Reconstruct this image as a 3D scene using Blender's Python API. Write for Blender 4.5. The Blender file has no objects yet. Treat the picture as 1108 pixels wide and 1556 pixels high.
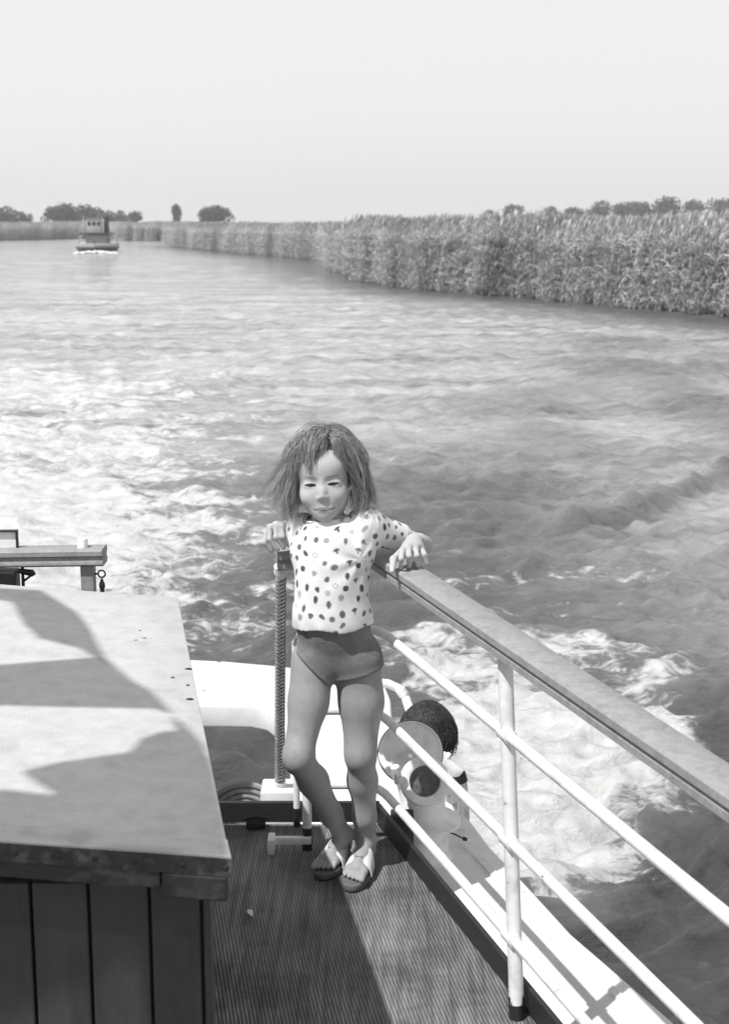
import bpy, math, random
import numpy as np
from mathutils import Vector, Matrix, noise
S = bpy.context.scene
C = S.collection
R = math.radians
random.seed(7); rng = np.random.default_rng(11)

# ------------------------------------------------------------ camera and measuring helpers
PITCH = R(11.51); F = 2161.0; CZ = 1.557; WZ = -1.19
def ray(px, py):
    a = px-554.0; b = 778.0-py
    return (a, b*math.sin(PITCH)+F*math.cos(PITCH), b*math.cos(PITCH)-F*math.sin(PITCH))
def Pz(px, py, z):
    r = ray(px, py); t = (z-CZ)/r[2]; return Vector((r[0]*t, r[1]*t, z))
def Py(px, py, Y):
    r = ray(px, py); t = Y/r[1]; return Vector((r[0]*t, Y, CZ+r[2]*t))

cam = bpy.data.cameras.new('camera'); co = bpy.data.objects.new('camera', cam); C.objects.link(co)
co.location = (0, 0, CZ); co.rotation_euler = (R(90)-PITCH, 0, 0)
cam.sensor_fit = 'VERTICAL'; cam.sensor_height = 36; cam.sensor_width = 25.6; cam.lens = 50
cam.clip_start = .05; cam.clip_end = 9000
cam.dof.use_dof = True; cam.dof.focus_distance = 3.3; cam.dof.aperture_fstop = 9
S.camera = co

# ------------------------------------------------------------ light
SUN = Vector((.46, .42, -1.0)).normalized()          # direction the light travels
sl = bpy.data.lights.new('sun', 'SUN'); so = bpy.data.objects.new('sun', sl); C.objects.link(so)
sl.energy = 5.0; sl.angle = R(.6); sl.color = (1, .99, .98)
so.rotation_euler = SUN.to_track_quat('-Z', 'Y').to_euler(); so.location = (-3, -2, 8)
W = bpy.data.worlds.new('World'); S.world = W; W.use_nodes = True
nt = W.node_tree; nt.nodes.clear()
sky = nt.nodes.new('ShaderNodeTexSky'); sky.sky_type = 'NISHITA'; sky.sun_disc = False
td = -SUN
sky.sun_elevation = math.asin(td.z); sky.sun_rotation = math.atan2(td.x, td.y)
sky.air_density = 1.0; sky.dust_density = 3.0; sky.ozone_density = 1.0
bw = nt.nodes.new('ShaderNodeRGBToBW'); gm = nt.nodes.new('ShaderNodeMath'); gm.operation = 'POWER'; gm.inputs[1].default_value = .12
mu = nt.nodes.new('ShaderNodeMath'); mu.operation = 'MULTIPLY'; mu.inputs[1].default_value = 6.7
bg = nt.nodes.new('ShaderNodeBackground'); bg.inputs['Strength'].default_value = .115
wo = nt.nodes.new('ShaderNodeOutputWorld')
tint = nt.nodes.new('ShaderNodeCombineColor')
tm = []
nt.links.new(sky.outputs[0], bw.inputs[0]); nt.links.new(bw.outputs[0], gm.inputs[0]); nt.links.new(gm.outputs[0], mu.inputs[0])
gtc = nt.nodes.new('ShaderNodeTexCoord'); gsx = nt.nodes.new('ShaderNodeSeparateXYZ'); gmr = nt.nodes.new('ShaderNodeMapRange')
nt.links.new(gtc.outputs['Generated'], gsx.inputs[0]); nt.links.new(gsx.outputs[2], gmr.inputs[0])       # hazy band low down, deeper sky overhead
gmr.inputs[1].default_value = .15; gmr.inputs[2].default_value = .50; gmr.inputs[3].default_value = 1.0; gmr.inputs[4].default_value = .46
gmu = nt.nodes.new('ShaderNodeMath'); gmu.operation = 'MULTIPLY'; nt.links.new(mu.outputs[0], gmu.inputs[0]); nt.links.new(gmr.outputs[0], gmu.inputs[1]); mu = gmu
for i, k in enumerate((1.0, .988, .992)):
    q = nt.nodes.new('ShaderNodeMath'); q.operation = 'MULTIPLY'; q.inputs[1].default_value = k
    nt.links.new(mu.outputs[0], q.inputs[0]); nt.links.new(q.outputs[0], tint.inputs[i])
nt.links.new(tint.outputs[0], bg.inputs[0]); nt.links.new(bg.outputs[0], wo.inputs[0])
S.view_settings.view_transform = 'Standard'; S.view_settings.look = 'None'
S.view_settings.exposure = 0.0; S.view_settings.gamma = 1; S.view_settings.use_curve_mapping = False
S.cycles.max_bounces = 8; S.cycles.volume_bounces = 4; S.cycles.caustics_reflective = False; S.cycles.caustics_refractive = False
S.cycles.use_denoising = True

# ------------------------------------------------------------ materials (monochrome, like the film)
def mat(name, base, rough=.6, var=.0, scale=8, bump=0, bscale=60, spec=.5, metal=0, attr=None, detail=6, stain=0, stscale=3, coords='Object', stretch=(1,1,1), sss=0, trans=0, bdist=.002, chips=0):
    m = bpy.data.materials.new(name); m.use_nodes = True
    n = m.node_tree; N = n.nodes; L = n.links
    b = N['Principled BSDF']; b.inputs['Roughness'].default_value = rough
    b.inputs['Specular IOR Level'].default_value = spec; b.inputs['Metallic'].default_value = metal
    tc = N.new('ShaderNodeTexCoord'); mp = N.new('ShaderNodeMapping'); mp.inputs['Scale'].default_value = stretch
    L.new(tc.outputs[coords], mp.inputs[0])
    def math_(op, a, bb):
        q = N.new('ShaderNodeMath'); q.operation = op
        for i, v in enumerate((a, bb)):
            if isinstance(v, (int, float)): q.inputs[i].default_value = v
            else: L.new(v, q.inputs[i])
        return q.outputs[0]
    def noi(sc, det=6, rgh=.6):
        t = N.new('ShaderNodeTexNoise'); t.inputs['Scale'].default_value = sc; t.inputs['Detail'].default_value = det
        t.inputs['Roughness'].default_value = rgh; L.new(mp.outputs[0], t.inputs['Vector']); return t.outputs['Fac']
    v = base
    val = math_('MULTIPLY', base, 1.0)
    if var:
        f = math_('ADD', math_('MULTIPLY', math_('SUBTRACT', noi(scale, detail), .5), 2.6*var), 1.0)
        val = math_('MULTIPLY', val, f)
    if stain:
        mr = N.new('ShaderNodeMapRange'); mr.inputs[1].default_value = .5; mr.inputs[2].default_value = .62
        mr.inputs[3].default_value = 1; mr.inputs[4].default_value = 1-stain
        L.new(noi(stscale, 8, .65), mr.inputs[0]); val = math_('MULTIPLY', val, mr.outputs[0])
    if chips:
        mr = N.new('ShaderNodeMapRange'); mr.inputs[1].default_value = .690; mr.inputs[2].default_value = .705
        mr.inputs[3].default_value = 1; mr.inputs[4].default_value = .18
        L.new(noi(chips, 4, .7), mr.inputs[0]); val = math_('MULTIPLY', val, mr.outputs[0])
    if attr:
        at = N.new('ShaderNodeAttribute'); at.attribute_name = attr
        val = math_('MULTIPLY', val, at.outputs['Fac'])
    cc = N.new('ShaderNodeCombineColor')
    for i in range(3): L.new(val, cc.inputs[i])
    L.new(cc.outputs[0], b.inputs['Base Color'])
    if bump:
        bp = N.new('ShaderNodeBump'); bp.inputs['Strength'].default_value = bump; bp.inputs['Distance'].default_value = bdist
        L.new(noi(bscale, 5), bp.inputs['Height']); L.new(bp.outputs[0], b.inputs['Normal'])
    if sss:
        b.inputs['Subsurface Weight'].default_value = sss; b.inputs['Subsurface Radius'].default_value = (.006, .006, .006)
        b.inputs['Subsurface Scale'].default_value = 1
    m['val'] = 0
    return m

# ------------------------------------------------------------ mesh building
def link(name, me, m=None, parent=None):
    o = bpy.data.objects.new(name, me); C.objects.link(o)
    if m: me.materials.append(m)
    if parent: o.parent = parent
    return o
def tag(o, label=None, cat=None, group=None, kind=None):
    if label: o['label'] = label
    if cat: o['category'] = cat
    if group: o['group'] = group
    if kind: o['kind'] = kind
    return o
def empty(name, label, cat, loc=(0,0,0), group=None, rz=0):
    o = bpy.data.objects.new(name, None); C.objects.link(o); o.location = loc; o.rotation_euler = (0,0,rz)
    o.empty_display_size = .1
    return tag(o, label, cat, group)
class MB:
    def __init__(s): s.v = []; s.f = []
    def add(s, vs, fs):
        k = len(s.v); s.v += [tuple(v) for v in vs]; s.f += [tuple(i+k for i in f) for f in fs]; return s
    def box(s, c, d, M=None):
        c = Vector(c); vs = [Vector((x*d[0]/2, y*d[1]/2, z*d[2]/2)) for x in (-1,1) for y in (-1,1) for z in (-1,1)]
        if M is not None: vs = [M @ v for v in vs]
        return s.add([c+v for v in vs], [(0,1,3,2),(4,6,7,5),(0,4,5,1),(2,3,7,6),(0,2,6,4),(1,5,7,3)])
    def prism(s, poly, z0, z1):          # poly list of (x,y)
        n = len(poly)
        a = sum(poly[i][0]*poly[(i+1)%n][1]-poly[(i+1)%n][0]*poly[i][1] for i in range(n))
        if a < 0: poly = poly[::-1]
        return s.add([(x,y,z0) for x,y in poly]+[(x,y,z1) for x,y in poly],
              [tuple(range(n))[::-1], tuple(range(n,2*n))]+[(i,(i+1)%n,(i+1)%n+n,i+n) for i in range(n)])
    def tube(s, pts, r, n=12, cap=True):
        pts = [Vector(p) for p in pts]; k0 = len(s.v); rr = r if isinstance(r, (list, tuple)) else [r]*len(pts)
        prev = None; vs = []; fs = []
        for i, p in enumerate(pts):
            t = (pts[min(i+1,len(pts)-1)]-pts[max(i-1,0)]).normalized()
            if prev is None:
                u = t.cross(Vector((0,0,1)));  u = u if u.length > .01 else t.cross(Vector((1,0,0)))
            else: u = prev - t*prev.dot(t)
            u.normalize(); prev = u; w = t.cross(u)
            for j in range(n):
                a = 2*math.pi*j/n; vs.append(p+(u*math.cos(a)+w*math.sin(a))*rr[i])
        for i in range(len(pts)-1):
            for j in range(n): fs.append((i*n+j, i*n+(j+1)%n, (i+1)*n+(j+1)%n, (i+1)*n+j))
        if cap: fs.append(tuple(range(n))[::-1]); fs.append(tuple(range((len(pts)-1)*n, len(pts)*n)))
        return s.add(vs, fs)
    def lathe(s, prof, M=None, n=40, close=False):          # prof list of (r,z)
        M = M or Matrix.Identity(4); vs = []; fs = []
        for r, z in prof:
            for j in range(n):
                a = 2*math.pi*j/n; vs.append(M @ Vector((max(r,1e-5)*math.cos(a), max(r,1e-5)*math.sin(a), z)))
        for i in range(len(prof)-1):
            for j in range(n): fs.append((i*n+j, i*n+(j+1)%n, (i+1)*n+(j+1)%n, (i+1)*n+j))
        if not close: fs.append(tuple(range(n))[::-1]); fs.append(tuple(range((len(prof)-1)*n, len(prof)*n)))
        return s.add(vs, fs)
    def sweep(s, prof, pts, up=Vector((0,0,1))):    # profile (side, up) swept along straight-ish path
        pts = [Vector(p) for p in pts]; n = len(prof); vs = []; fs = []
        for i, p in enumerate(pts):
            t = (pts[min(i+1,len(pts)-1)]-pts[max(i-1,0)]).normalized(); side = t.cross(up).normalized(); u = side.cross(t)
            for a, b in prof: vs.append(p+side*a+u*b)
        for i in range(len(pts)-1):
            for j in range(n): fs.append((i*n+j, (i+1)*n+j, (i+1)*n+(j+1)%n, i*n+(j+1)%n))
        fs.append(tuple(range(n))); fs.append(tuple(range((len(pts)-1)*n, len(pts)*n))[::-1])
        return s.add(vs, fs)
    def build(s, name, m, parent=None, smooth=True, bevel=0, seg=2, origin=None, angle=35):
        me = bpy.data.meshes.new(name)
        o0 = Vector(origin) if origin is not None else Vector((0,0,0))
        vs = [tuple(Vector(v)-o0) for v in s.v]
        me.from_pydata(vs, [], s.f); me.validate()
        import bmesh
        bm = bmesh.new(); bm.from_mesh(me); bmesh.ops.recalc_face_normals(bm, faces=bm.faces)
        if bevel:
            es = [e for e in bm.edges if e.is_manifold and e.calc_face_angle(0) > R(30)]
            bmesh.ops.bevel(bm, geom=es, offset=bevel, segments=seg, profile=.5, affect='EDGES', clamp_overlap=True)
        for e in bm.edges:
            e.smooth = not (e.is_manifold and e.calc_face_angle(0) > R(angle))
        for f in bm.faces: f.smooth = smooth
        bm.to_mesh(me); bm.free()
        o = link(name, me, m, parent)
        if origin is not None: o.location = o0
        return o
def npmesh(name, V, Q, m=None, parent=None, attrs=None, smooth=True):
    me = bpy.data.meshes.new(name); V = np.asarray(V, np.float32); Q = np.asarray(Q, np.int32); k = Q.shape[1]
    me.vertices.add(len(V)); me.vertices.foreach_set('co', V.ravel())
    me.loops.add(Q.size); me.loops.foreach_set('vertex_index', Q.ravel())
    me.polygons.add(len(Q)); me.polygons.foreach_set('loop_start', np.arange(0, Q.size, k, dtype=np.int32))
    me.polygons.foreach_set('use_smooth', np.full(len(Q), smooth))
    me.update(calc_edges=True)
    for a, arr in (attrs or {}).items():
        at = me.attributes.new(a, 'FLOAT', 'POINT'); at.data.foreach_set('value', np.asarray(arr, np.float32))
    return link(name, me, m, parent)

# ------------------------------------------------------------ implicit surfaces for bodies and cloth
class Grid:
    def __init__(s, lo, hi, h, fine=None):
        s.lo = np.array(lo, float); s.h = h; s.ax = []
        for i in range(3):
            a = [float(lo[i])]
            while a[-1] < hi[i]: a.append(a[-1]+(fine[2] if fine is not None and fine[0][i] < a[-1] < fine[1][i] else h))
            s.ax.append(np.array(a))
        s.n = np.array([len(a) for a in s.ax])
        s.D = np.full(s.n, .05, np.float32)
    def sub(s, lo, hi):
        a = np.array([max(np.searchsorted(s.ax[i], lo[i])-1, 0) for i in range(3)])
        b = np.array([min(np.searchsorted(s.ax[i], hi[i])+1, s.n[i]) for i in range(3)])
        sl = tuple(slice(i, max(j, i)) for i, j in zip(a, b))
        ax = [s.ax[i][sl[i]] for i in range(3)]
        X, Y, Z = np.meshgrid(*ax, indexing='ij'); return sl, np.stack([X, Y, Z], -1)
    def put(s, f, lo, hi, k=.01, mode='add'):
        m = k+.012; sl, P = s.sub(np.array(lo)-m, np.array(hi)+m)
        if P.size == 0: return
        d = f(P); D = s.D[sl]
        if mode == 'add':
            h = np.maximum(k-np.abs(D-d), 0)/max(k,1e-6); s.D[sl] = np.minimum(D, d)-h*h*k*.25
        else:
            d = -d; h = np.maximum(k-np.abs(D-d), 0)/max(k,1e-6); s.D[sl] = np.maximum(D, d)+h*h*k*.25
    def cap(s, a, b, ra, rb, k=.01, mode='add', grow=0):
        a = np.array(a, float); b = np.array(b, float); ra += grow; rb += grow; ba = b-a; L = max(ba@ba, 1e-9)
        def f(P):
            t = np.clip(((P-a)@ba)/L, 0, 1); return np.linalg.norm(P-a-t[..., None]*ba, axis=-1)-(ra+(rb-ra)*t)
        s.put(f, np.minimum(a-ra, b-rb), np.maximum(a+ra, b+rb), k, mode)
    def chain(s, pts, rs, k=.01, mode='add', grow=0):
        for i in range(len(pts)-1): s.cap(pts[i], pts[i+1], rs[i], rs[i+1], k, mode, grow)
    def ell(s, c, r, M=None, k=.01, mode='add', grow=0):
        c = np.array(c, float); r = np.array(r, float)+grow; M = np.eye(3) if M is None else np.array(M)
        def f(P):
            q = (P-c)@M; k0 = np.linalg.norm(q/r, axis=-1); k1 = np.linalg.norm(q/(r*r), axis=-1)
            return k0*(k0-1)/np.maximum(k1, 1e-6)
        e = np.full(3, r.max()); s.put(f, c-e, c+e, k, mode)
    def mesh(s):
        D = s.D; neg = D < 0; n = s.n
        I = np.arange(8).reshape(2,2,2)
        cnt = np.zeros(n-1, np.int8)
        for i in (0,1):
            for j in (0,1):
                for k in (0,1): cnt += neg[i:n[0]-1+i, j:n[1]-1+j, k:n[2]-1+k]
        cells = np.argwhere((cnt > 0) & (cnt < 8))
        idm = np.full(n-1, -1, np.int32); idm[tuple(cells.T)] = np.arange(len(cells))
        acc = np.zeros((len(cells), 3)); num = np.zeros(len(cells))
        cor = [(i,j,k) for i in (0,1) for j in (0,1) for k in (0,1)]
        val = [D[tuple((cells+np.array(c)).T)] for c in cor]
        for x in range(8):
            for y in range(x+1, 8):
                dlt = np.array(cor[y])-np.array(cor[x])
                if np.abs(dlt).sum() != 1: continue
                A, B = val[x], val[y]; mk = (A < 0) != (B < 0)
                t = np.where(mk, A/np.where(mk, A-B, 1), 0)
                acc[mk] += (np.array(cor[x])+t[:, None]*dlt)[mk]; num[mk] += 1
        V = np.stack([np.interp((cells+acc/num[:, None])[:, i], np.arange(s.n[i]), s.ax[i]) for i in range(3)], 1)
        Q = []
        for ax in range(3):
            e = [0,0,0]; e[ax] = 1; o1, o2 = [(1,2),(2,0),(0,1)][ax]
            a = neg[tuple(slice(0, n[i]-e[i]) for i in range(3))]; b = neg[tuple(slice(e[i], n[i]) for i in range(3))]
            E = np.argwhere(a != b); E = E[(E[:, o1] > 0) & (E[:, o2] > 0) & (E[:, o1] < n[o1]-1) & (E[:, o2] < n[o2]-1)]
            u = np.zeros(3, int); u[o1] = 1; v = np.zeros(3, int); v[o2] = 1
            q = np.stack([idm[tuple((E-u-v).T)], idm[tuple((E-v).T)], idm[tuple(E.T)], idm[tuple((E-u).T)]], 1)
            fl = b[tuple(E.T)]                      # air -> solid along axis: flip
            q[fl] = q[fl][:, ::-1]; Q.append(q)
        Q = np.concatenate(Q); Q = Q[(Q >= 0).all(1)]
        # light Laplacian smoothing
        ed = np.concatenate([Q[:, [0,1]], Q[:, [1,2]], Q[:, [2,3]], Q[:, [3,0]]])
        e0 = np.concatenate([ed[:, 0], ed[:, 1]]); e1 = np.concatenate([ed[:, 1], ed[:, 0]]); c = np.maximum(np.bincount(e0, minlength=len(V)), 1)
        avg = lambda V: np.stack([np.bincount(e0, weights=V[e1, i], minlength=len(V))/c for i in range(3)], 1)
        for _ in range(s.sm if hasattr(s, 'sm') else 2):
            V = V*.5+.5*avg(V)
        if hasattr(s, 'soft'):
            w = s.soft(V)[:, None]
            for _ in range(60): V = V*(1-.7*w)+.7*w*avg(V)
        return V, Q

# ------------------------------------------------------------ small numpy noise
def vnoise(x, y, seed):
    # cheap value noise on an integer lattice
    r_ = np.random.default_rng(seed); T_ = r_.random((256, 256)); xi = np.floor(x).astype(int); yi = np.floor(y).astype(int); fx = x-xi; fy = y-yi
    fx = fx*fx*(3-2*fx); fy = fy*fy*(3-2*fy); g = lambda a, b_: T_[a & 255, b_ & 255]
    return (g(xi, yi)*(1-fx)+g(xi+1, yi)*fx)*(1-fy)+(g(xi, yi+1)*(1-fx)+g(xi+1, yi+1)*fx)*fy
def fbm(x, y, seed, oct=4, g=.55):
    a = 1; s_ = 0; t_ = 0
    for i in range(oct): s_ = s_+a*vnoise(x*2**i+17*i, y*2**i-9*i, seed+i); t_ += a; a *= g
    return s_/t_
# ============================================================ THE BOAT'S STERN: deck, rails, cabin
AX = Vector((-.1757, .9844, 0))                 # the boat's own lengthwise direction, towards the stern
m_white = mat('white_paint', .80, .4, .07, 12, .4, 90, stain=.18, stscale=13, chips=26)
m_white2 = mat('white_hull_paint', .80, .45, .05, 5, .2, 40, stain=.14, stscale=5, chips=14)
m_grey = mat('pale_grey_paint', .84, .5, .12, 25, .4, 120, stain=.15, stscale=14, chips=30)
m_wood = mat('weathered_handrail_wood', .31, .6, .28, 75, .7, 190, stain=.15, stscale=22, stretch=(1,1,1))
m_dark = mat('dark_deck_paint', .022, .5, .35, 20, .4, 80)
m_black = mat('black_paint', .02, .45, .3, 20)
m_board = mat('dark_brown_paint', .044, .6, .5, 22, .9, 60, stain=.25, stscale=12, stretch=(1,1,.35))
m_roof = mat('painted_canvas_roof', .54, .8, .16, 30, .8, 420, stain=.10, stscale=16, detail=14, chips=9)
m_trim = mat('worn_edge_metal', .032, .5, .9, 45, .8, 90, stain=-1.6, stscale=34, stretch=(1,1,1))
m_rivet = mat('dark_rivet', .02, .5)
m_rope = mat('rope', .30, .9, .3, 60, .8, 200)

# ribbed rubber deck mat: ribs run fore and aft
m_deck = mat('ribbed_rubber_mat', .17, .62, .5, 6, stain=.4, stscale=5, detail=10)
n = m_deck.node_tree; N = n.nodes; L = n.links; b = N['Principled BSDF']
tc = N.new('ShaderNodeTexCoord'); mp = N.new('ShaderNodeMapping'); mp.inputs['Rotation'].default_value = (0, 0, -R(10.12))
L.new(tc.outputs['Object'], mp.inputs[0])
wv = N.new('ShaderNodeTexWave'); wv.bands_direction = 'X'; wv.inputs['Scale'].default_value = .314/.0078; wv.inputs['Distortion'].default_value = .6
wv.inputs['Detail'].default_value = 2; wv.inputs['Detail Scale'].default_value = .6
L.new(mp.outputs[0], wv.inputs[0])
ws = N.new('ShaderNodeTexNoise'); ws.inputs['Scale'].default_value = 3; ws.inputs['Detail'].default_value = 5
mp2 = N.new('ShaderNodeMapping'); mp2.inputs['Rotation'].default_value = (0, 0, -R(10.12)); mp2.inputs['Scale'].default_value = (26, 1.2, 1)
L.new(tc.outputs['Object'], mp2.inputs[0]); L.new(mp2.outputs[0], ws.inputs['Vector'])
mr = N.new('ShaderNodeMapRange'); mr.inputs[1].default_value = .1; mr.inputs[2].default_value = .6; mr.inputs[3].default_value = .62; mr.inputs[4].default_value = 1.18
L.new(wv.outputs['Fac'], mr.inputs[0])
mr2 = N.new('ShaderNodeMapRange'); mr2.inputs[1].default_value = .35; mr2.inputs[2].default_value = .65; mr2.inputs[3].default_value = .65; mr2.inputs[4].default_value = 1.35
L.new(ws.outputs['Fac'], mr2.inputs[0])
src = b.inputs['Base Color'].links[0].from_socket
v1 = N.new('ShaderNodeVectorMath'); v1.operation = 'SCALE'; L.new(src, v1.inputs[0]); L.new(mr.outputs[0], v1.inputs['Scale'])
v2 = N.new('ShaderNodeVectorMath'); v2.operation = 'SCALE'; L.new(v1.outputs[0], v2.inputs[0]); L.new(mr2.outputs[0], v2.inputs['Scale'])
L.new(v2.outputs[0], b.inputs['Base Color'])
bp = N.new('ShaderNodeBump'); bp.inputs['Strength'].default_value = .6; bp.inputs['Distance'].default_value = .003
L.new(wv.outputs['Fac'], bp.inputs['Height']); L.new(bp.outputs[0], b.inputs['Normal'])

RA = Pz(575, 832, .78); RB = Pz(1108, 1183, .78); RD = (RB-RA).normalized()
def rail_at(t, z=0): p = RA+RD*t; return Vector((p.x, p.y, z))
RN = Vector((-RD.y, RD.x, 0))                    # points outboard? fixed below
if RN.x < 0: RN = -RN
EA = Pz(575, 1255, 0); EB = Pz(770, 1500, 0); ED = (EB-EA).normalized()   # foot of the coaming
EN = Vector((-ED.y, ED.x, 0)); EN = EN if EN.x > 0 else -EN
E1 = EA+ED*3.4
yb = 3.53
dk = [(EA.x, EA.y+.01), (E1.x, E1.y), (-2.6, E1.y), (-2.6, yb)]
MB().prism(dk, -.03, 0).build('deck', m_deck)['kind'] = 'structure'

# coaming: dark toe boards round the deck's edge
cm = empty('toe_board', 'low dark painted coaming board round the edge of the ribbed deck', 'coaming', (EA.x, EA.y, 0))
def rel(o, root):   # keep world placement under a located empty
    o.parent = root; o.matrix_parent_inverse = Matrix.Translation(-root.location) if root.rotation_euler.z == 0 else root.matrix_world.inverted()
    return o
b1 = MB(); a = EA-ED*.02; b_ = E1
b1.add([a, b_, b_+EN*.012, a+EN*.012]+[v+Vector((0,0,.055)) for v in (a, b_, b_+EN*.012, a+EN*.012)], [(3,2,1,0),(4,5,6,7),(0,1,5,4),(1,2,6,5),(2,3,7,6),(3,0,4,7)])
rel(b1.build('side_board', m_dark, smooth=False, bevel=.0015), cm)
rel(MB().box((-1.29, yb+.008, .026), (2.66, .014, .056)).build('stern_board', m_dark, smooth=False, bevel=.0015), cm)

# white side deck sweeping round into the open stern guard
zs = -.12
outer = [(1400, 1960), (1200, 1738), (1030, 1556), (940, 1478), (870, 1418), (800, 1342), (745, 1285), (715, 1245), (690, 1222), (655, 1200), (618, 1176), (600, 1140), (596, 1095), (594, 1062), (586, 1042), (570, 1030), (500, 1020), (420, 1011), (340, 1004), (250, 1000), (100, 1000), (-300, 1010)]
inner = [(-300, 1085), (100, 1070), (310, 1070), (380, 1071), (405, 1076), (424, 1090), (436, 1112), (441, 1140), (441, 1180), (437, 1204)]
pl = [Pz(x, y, zs) for x, y in outer]; pin = [Pz(x, y, zs) for x, y in inner]
poly = [(p.x, p.y) for p in pl]+[(p.x, p.y) for p in pin]+[(pin[-1].x, yb+.016)]
st = EA+EN*.014; en = E1+EN*.014
poly += [(st.x-.02, yb+.016), (st.x, st.y), (en.x, en.y)]
side = MB().prism(poly, zs-.09, zs).build('side_deck', m_white2, bevel=.012, seg=3); side['kind'] = 'structure'
# hull under the deck
hp = [(-2.6, 1.0), (-2.6, yb-.1), (-.12, yb-.1)]+[(p.x-.06, p.y) for p in pl[9:0:-1]]+[(1.1, .6)]
hp = [(-2.55, .5), (-2.55, yb-.08), (-.05, yb-.08)]+[(p.x-.09, p.y-.02) for p in (pl[7], pl[6], pl[5], pl[4], pl[3], pl[2], pl[1])]+[(pl[0].x-.1, pl[0].y)]
hl = MB().prism(hp, -1.9, zs-.092).build('hull', m_white2, bevel=.01); hl['kind'] = 'structure'

# moulding line that runs along the white side deck
ml = MB(); q = [Pz(x, y, zs) for x, y in ((690, 1262), (760, 1340), (850, 1432), (985, 1556), (1200, 1780))]
ml.sweep([(-.014, -.004), (.014, -.004), (.010, .006), (-.010, .006)], q)
tag(ml.build('deck_moulding', m_white, origin=q[0]), 'thin raised white moulding running along the side deck', 'moulding')
# dark square mooring plate against the coaming, behind the feet
# white block carrying the wrapped post
wb = Pz(425, 1214, zs)
blk = MB().box((-.232, 3.66, -.035), (.10, .10, .17)).build('post_block', m_white, bevel=.006, origin=(-.232, 3.66, -.12)); tag(blk, 'white painted block under the foot of the striped post', 'block')

# ---------------- starboard railing
rl = empty('stern_railing', 'white pipe railing with a broad worn wooden handrail running past the girl', 'railing', rail_at(.7, 0))
w = .037
prof = [(-w, .004), (-w+.006, 0), (w-.006, 0), (w, .004), (w, .006)]
prof = [(-w, -.004), (-w+.005, 0), (w-.005, 0), (w, -.004), (w, -.017), (w-.008, -.020), (w-.010, -.023), (w-.004, -.028), (w-.004, -.040), (w-.012, -.046), (-w+.012, -.046), (-w+.004, -.040), (-w+.004, -.028), (-w+.010, -.023), (-w+.008, -.020), (-w, -.017)]
prof = prof[::-1]
pts = [rail_at(t, .78) for t in np.linspace(-.02, 2.6, 24)]
rel(MB().sweep(prof, pts).build('handrail', m_wood, angle=40), rl)
trp = [Vector((-.215, 3.375, .775)), Vector((-.1, 3.39, .777)), Vector((.03, 3.40, .778))]
rel(MB().sweep(prof, trp).build('handrail', m_wood, angle=40), rl)
def pipe_line(z, t0=0.0): return [rail_at(t, z) for t in np.linspace(t0, 2.6, 6)]
def bend(z, r=.05):
    c = rail_at(0, z); a = rail_at(r+.03, z); d = Vector((-1, 0, 0)); out = [c+d*.18]
    for k in range(7):
        u = k/6; p0 = c+d*r; out.append(p0*(1-u)**2+c*2*u*(1-u)+a*u*u)
    return out
for z, rad in ((.575, .0115), (.362, .011), (.165, .011)):
    rel(MB().tube(bend(z)+pipe_line(z, .12), rad, 14).build('pipe_rail', m_white), rl)
def post(x, y, zt, r, dark=.025, z0=0):
    o = rel(MB().tube([(x, y, z0+dark), (x, y, zt)], r, 20).build('post', m_white), rl)
    f = rel(MB().tube([(x, y, z0), (x, y, z0+dark+.001)], r*1.06, 20).build('post_foot', m_black), rl)
rel(MB().tube([(.304, 2.586, .03), (.274, 2.664, .745)], .0150, 20).build('post', m_white), rl)
rel(MB().tube([(.305, 2.583, 0), (.3035, 2.589, .045)], .0158, 20).build('post_foot', m_black), rl)
p = rail_at(1.75); post(p.x, p.y, .745, .0150, .035)
post(-.145, 3.364, .742, .0118, .058); post(-.178, 3.505, .50, .0088, .05)
rel(MB().tube([(-.178, 3.505, .50), (-.16, 3.43, .55), (-.145, 3.364, .56)], .0088, 14).build('brace', m_white), rl)
# little collars where the pipes pass through the near post
p = rail_at(.763); 
for z in (.575, .362, .165):
    k_ = .763+.075*(1-z/.745); rel(MB().tube([rail_at(k_-.022, z), rail_at(k_+.022, z)], .0145, 16).build('pipe_collar', m_white), rl)

# ---------------- striped post by the girl's right side
sp0 = Vector((-.232, 3.655, .05)); sp1 = Vector((-.205, 3.375, .735))
sp = empty('striped_post', 'slim slanting post wrapped with bands of cord, under the girl\'s right hand', 'post', sp0)
rel(MB().tube([sp0, sp1], .0115, 16).build('core', m_white), sp)
cw = MB(); Ls = (sp1-sp0).length; k = 0; turns = 58; path = []
dd = (sp1-sp0).normalized(); u = dd.cross(Vector((0,1,0))).normalized(); v = dd.cross(u)
for i in range(turns*14):
    s_ = .03+.93*i/(turns*14); a = 2*math.pi*i/14; path.append(sp0+(sp1-sp0)*s_+(u*math.cos(a)+v*math.sin(a))*.0115)
cw.tube(path, .0027, 6)
rel(cw.build('cord_wrapping', mat('cord', .17, .9, .8, 45, .6, 200)), sp)
for q0, q1 in ((sp0-dd*.002, sp0+dd*.02), (sp1-dd*.02, sp1)): rel(MB().tube([q0, q1], .0165, 16).build('end_band', m_grey), sp)

# ---------------- coil of rope lying beyond the stern board
rc = MB(); c0 = Vector((-.335, 3.70, -.075))
rp = []
for i in range(6*36):
    a = 2*math.pi*i/36; rr = .115-.0165*(i/36); rp.append(c0+Vector((rr*math.cos(a), rr*.1*math.sin(a)*0+ .0, rr*math.sin(a))))
rc.tube(rp, .0085, 8)
ob = rc.build('rope_coil', m_rope, origin=c0); tag(ob, 'round coil of pale rope standing behind the dark stern board', 'rope')
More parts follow.
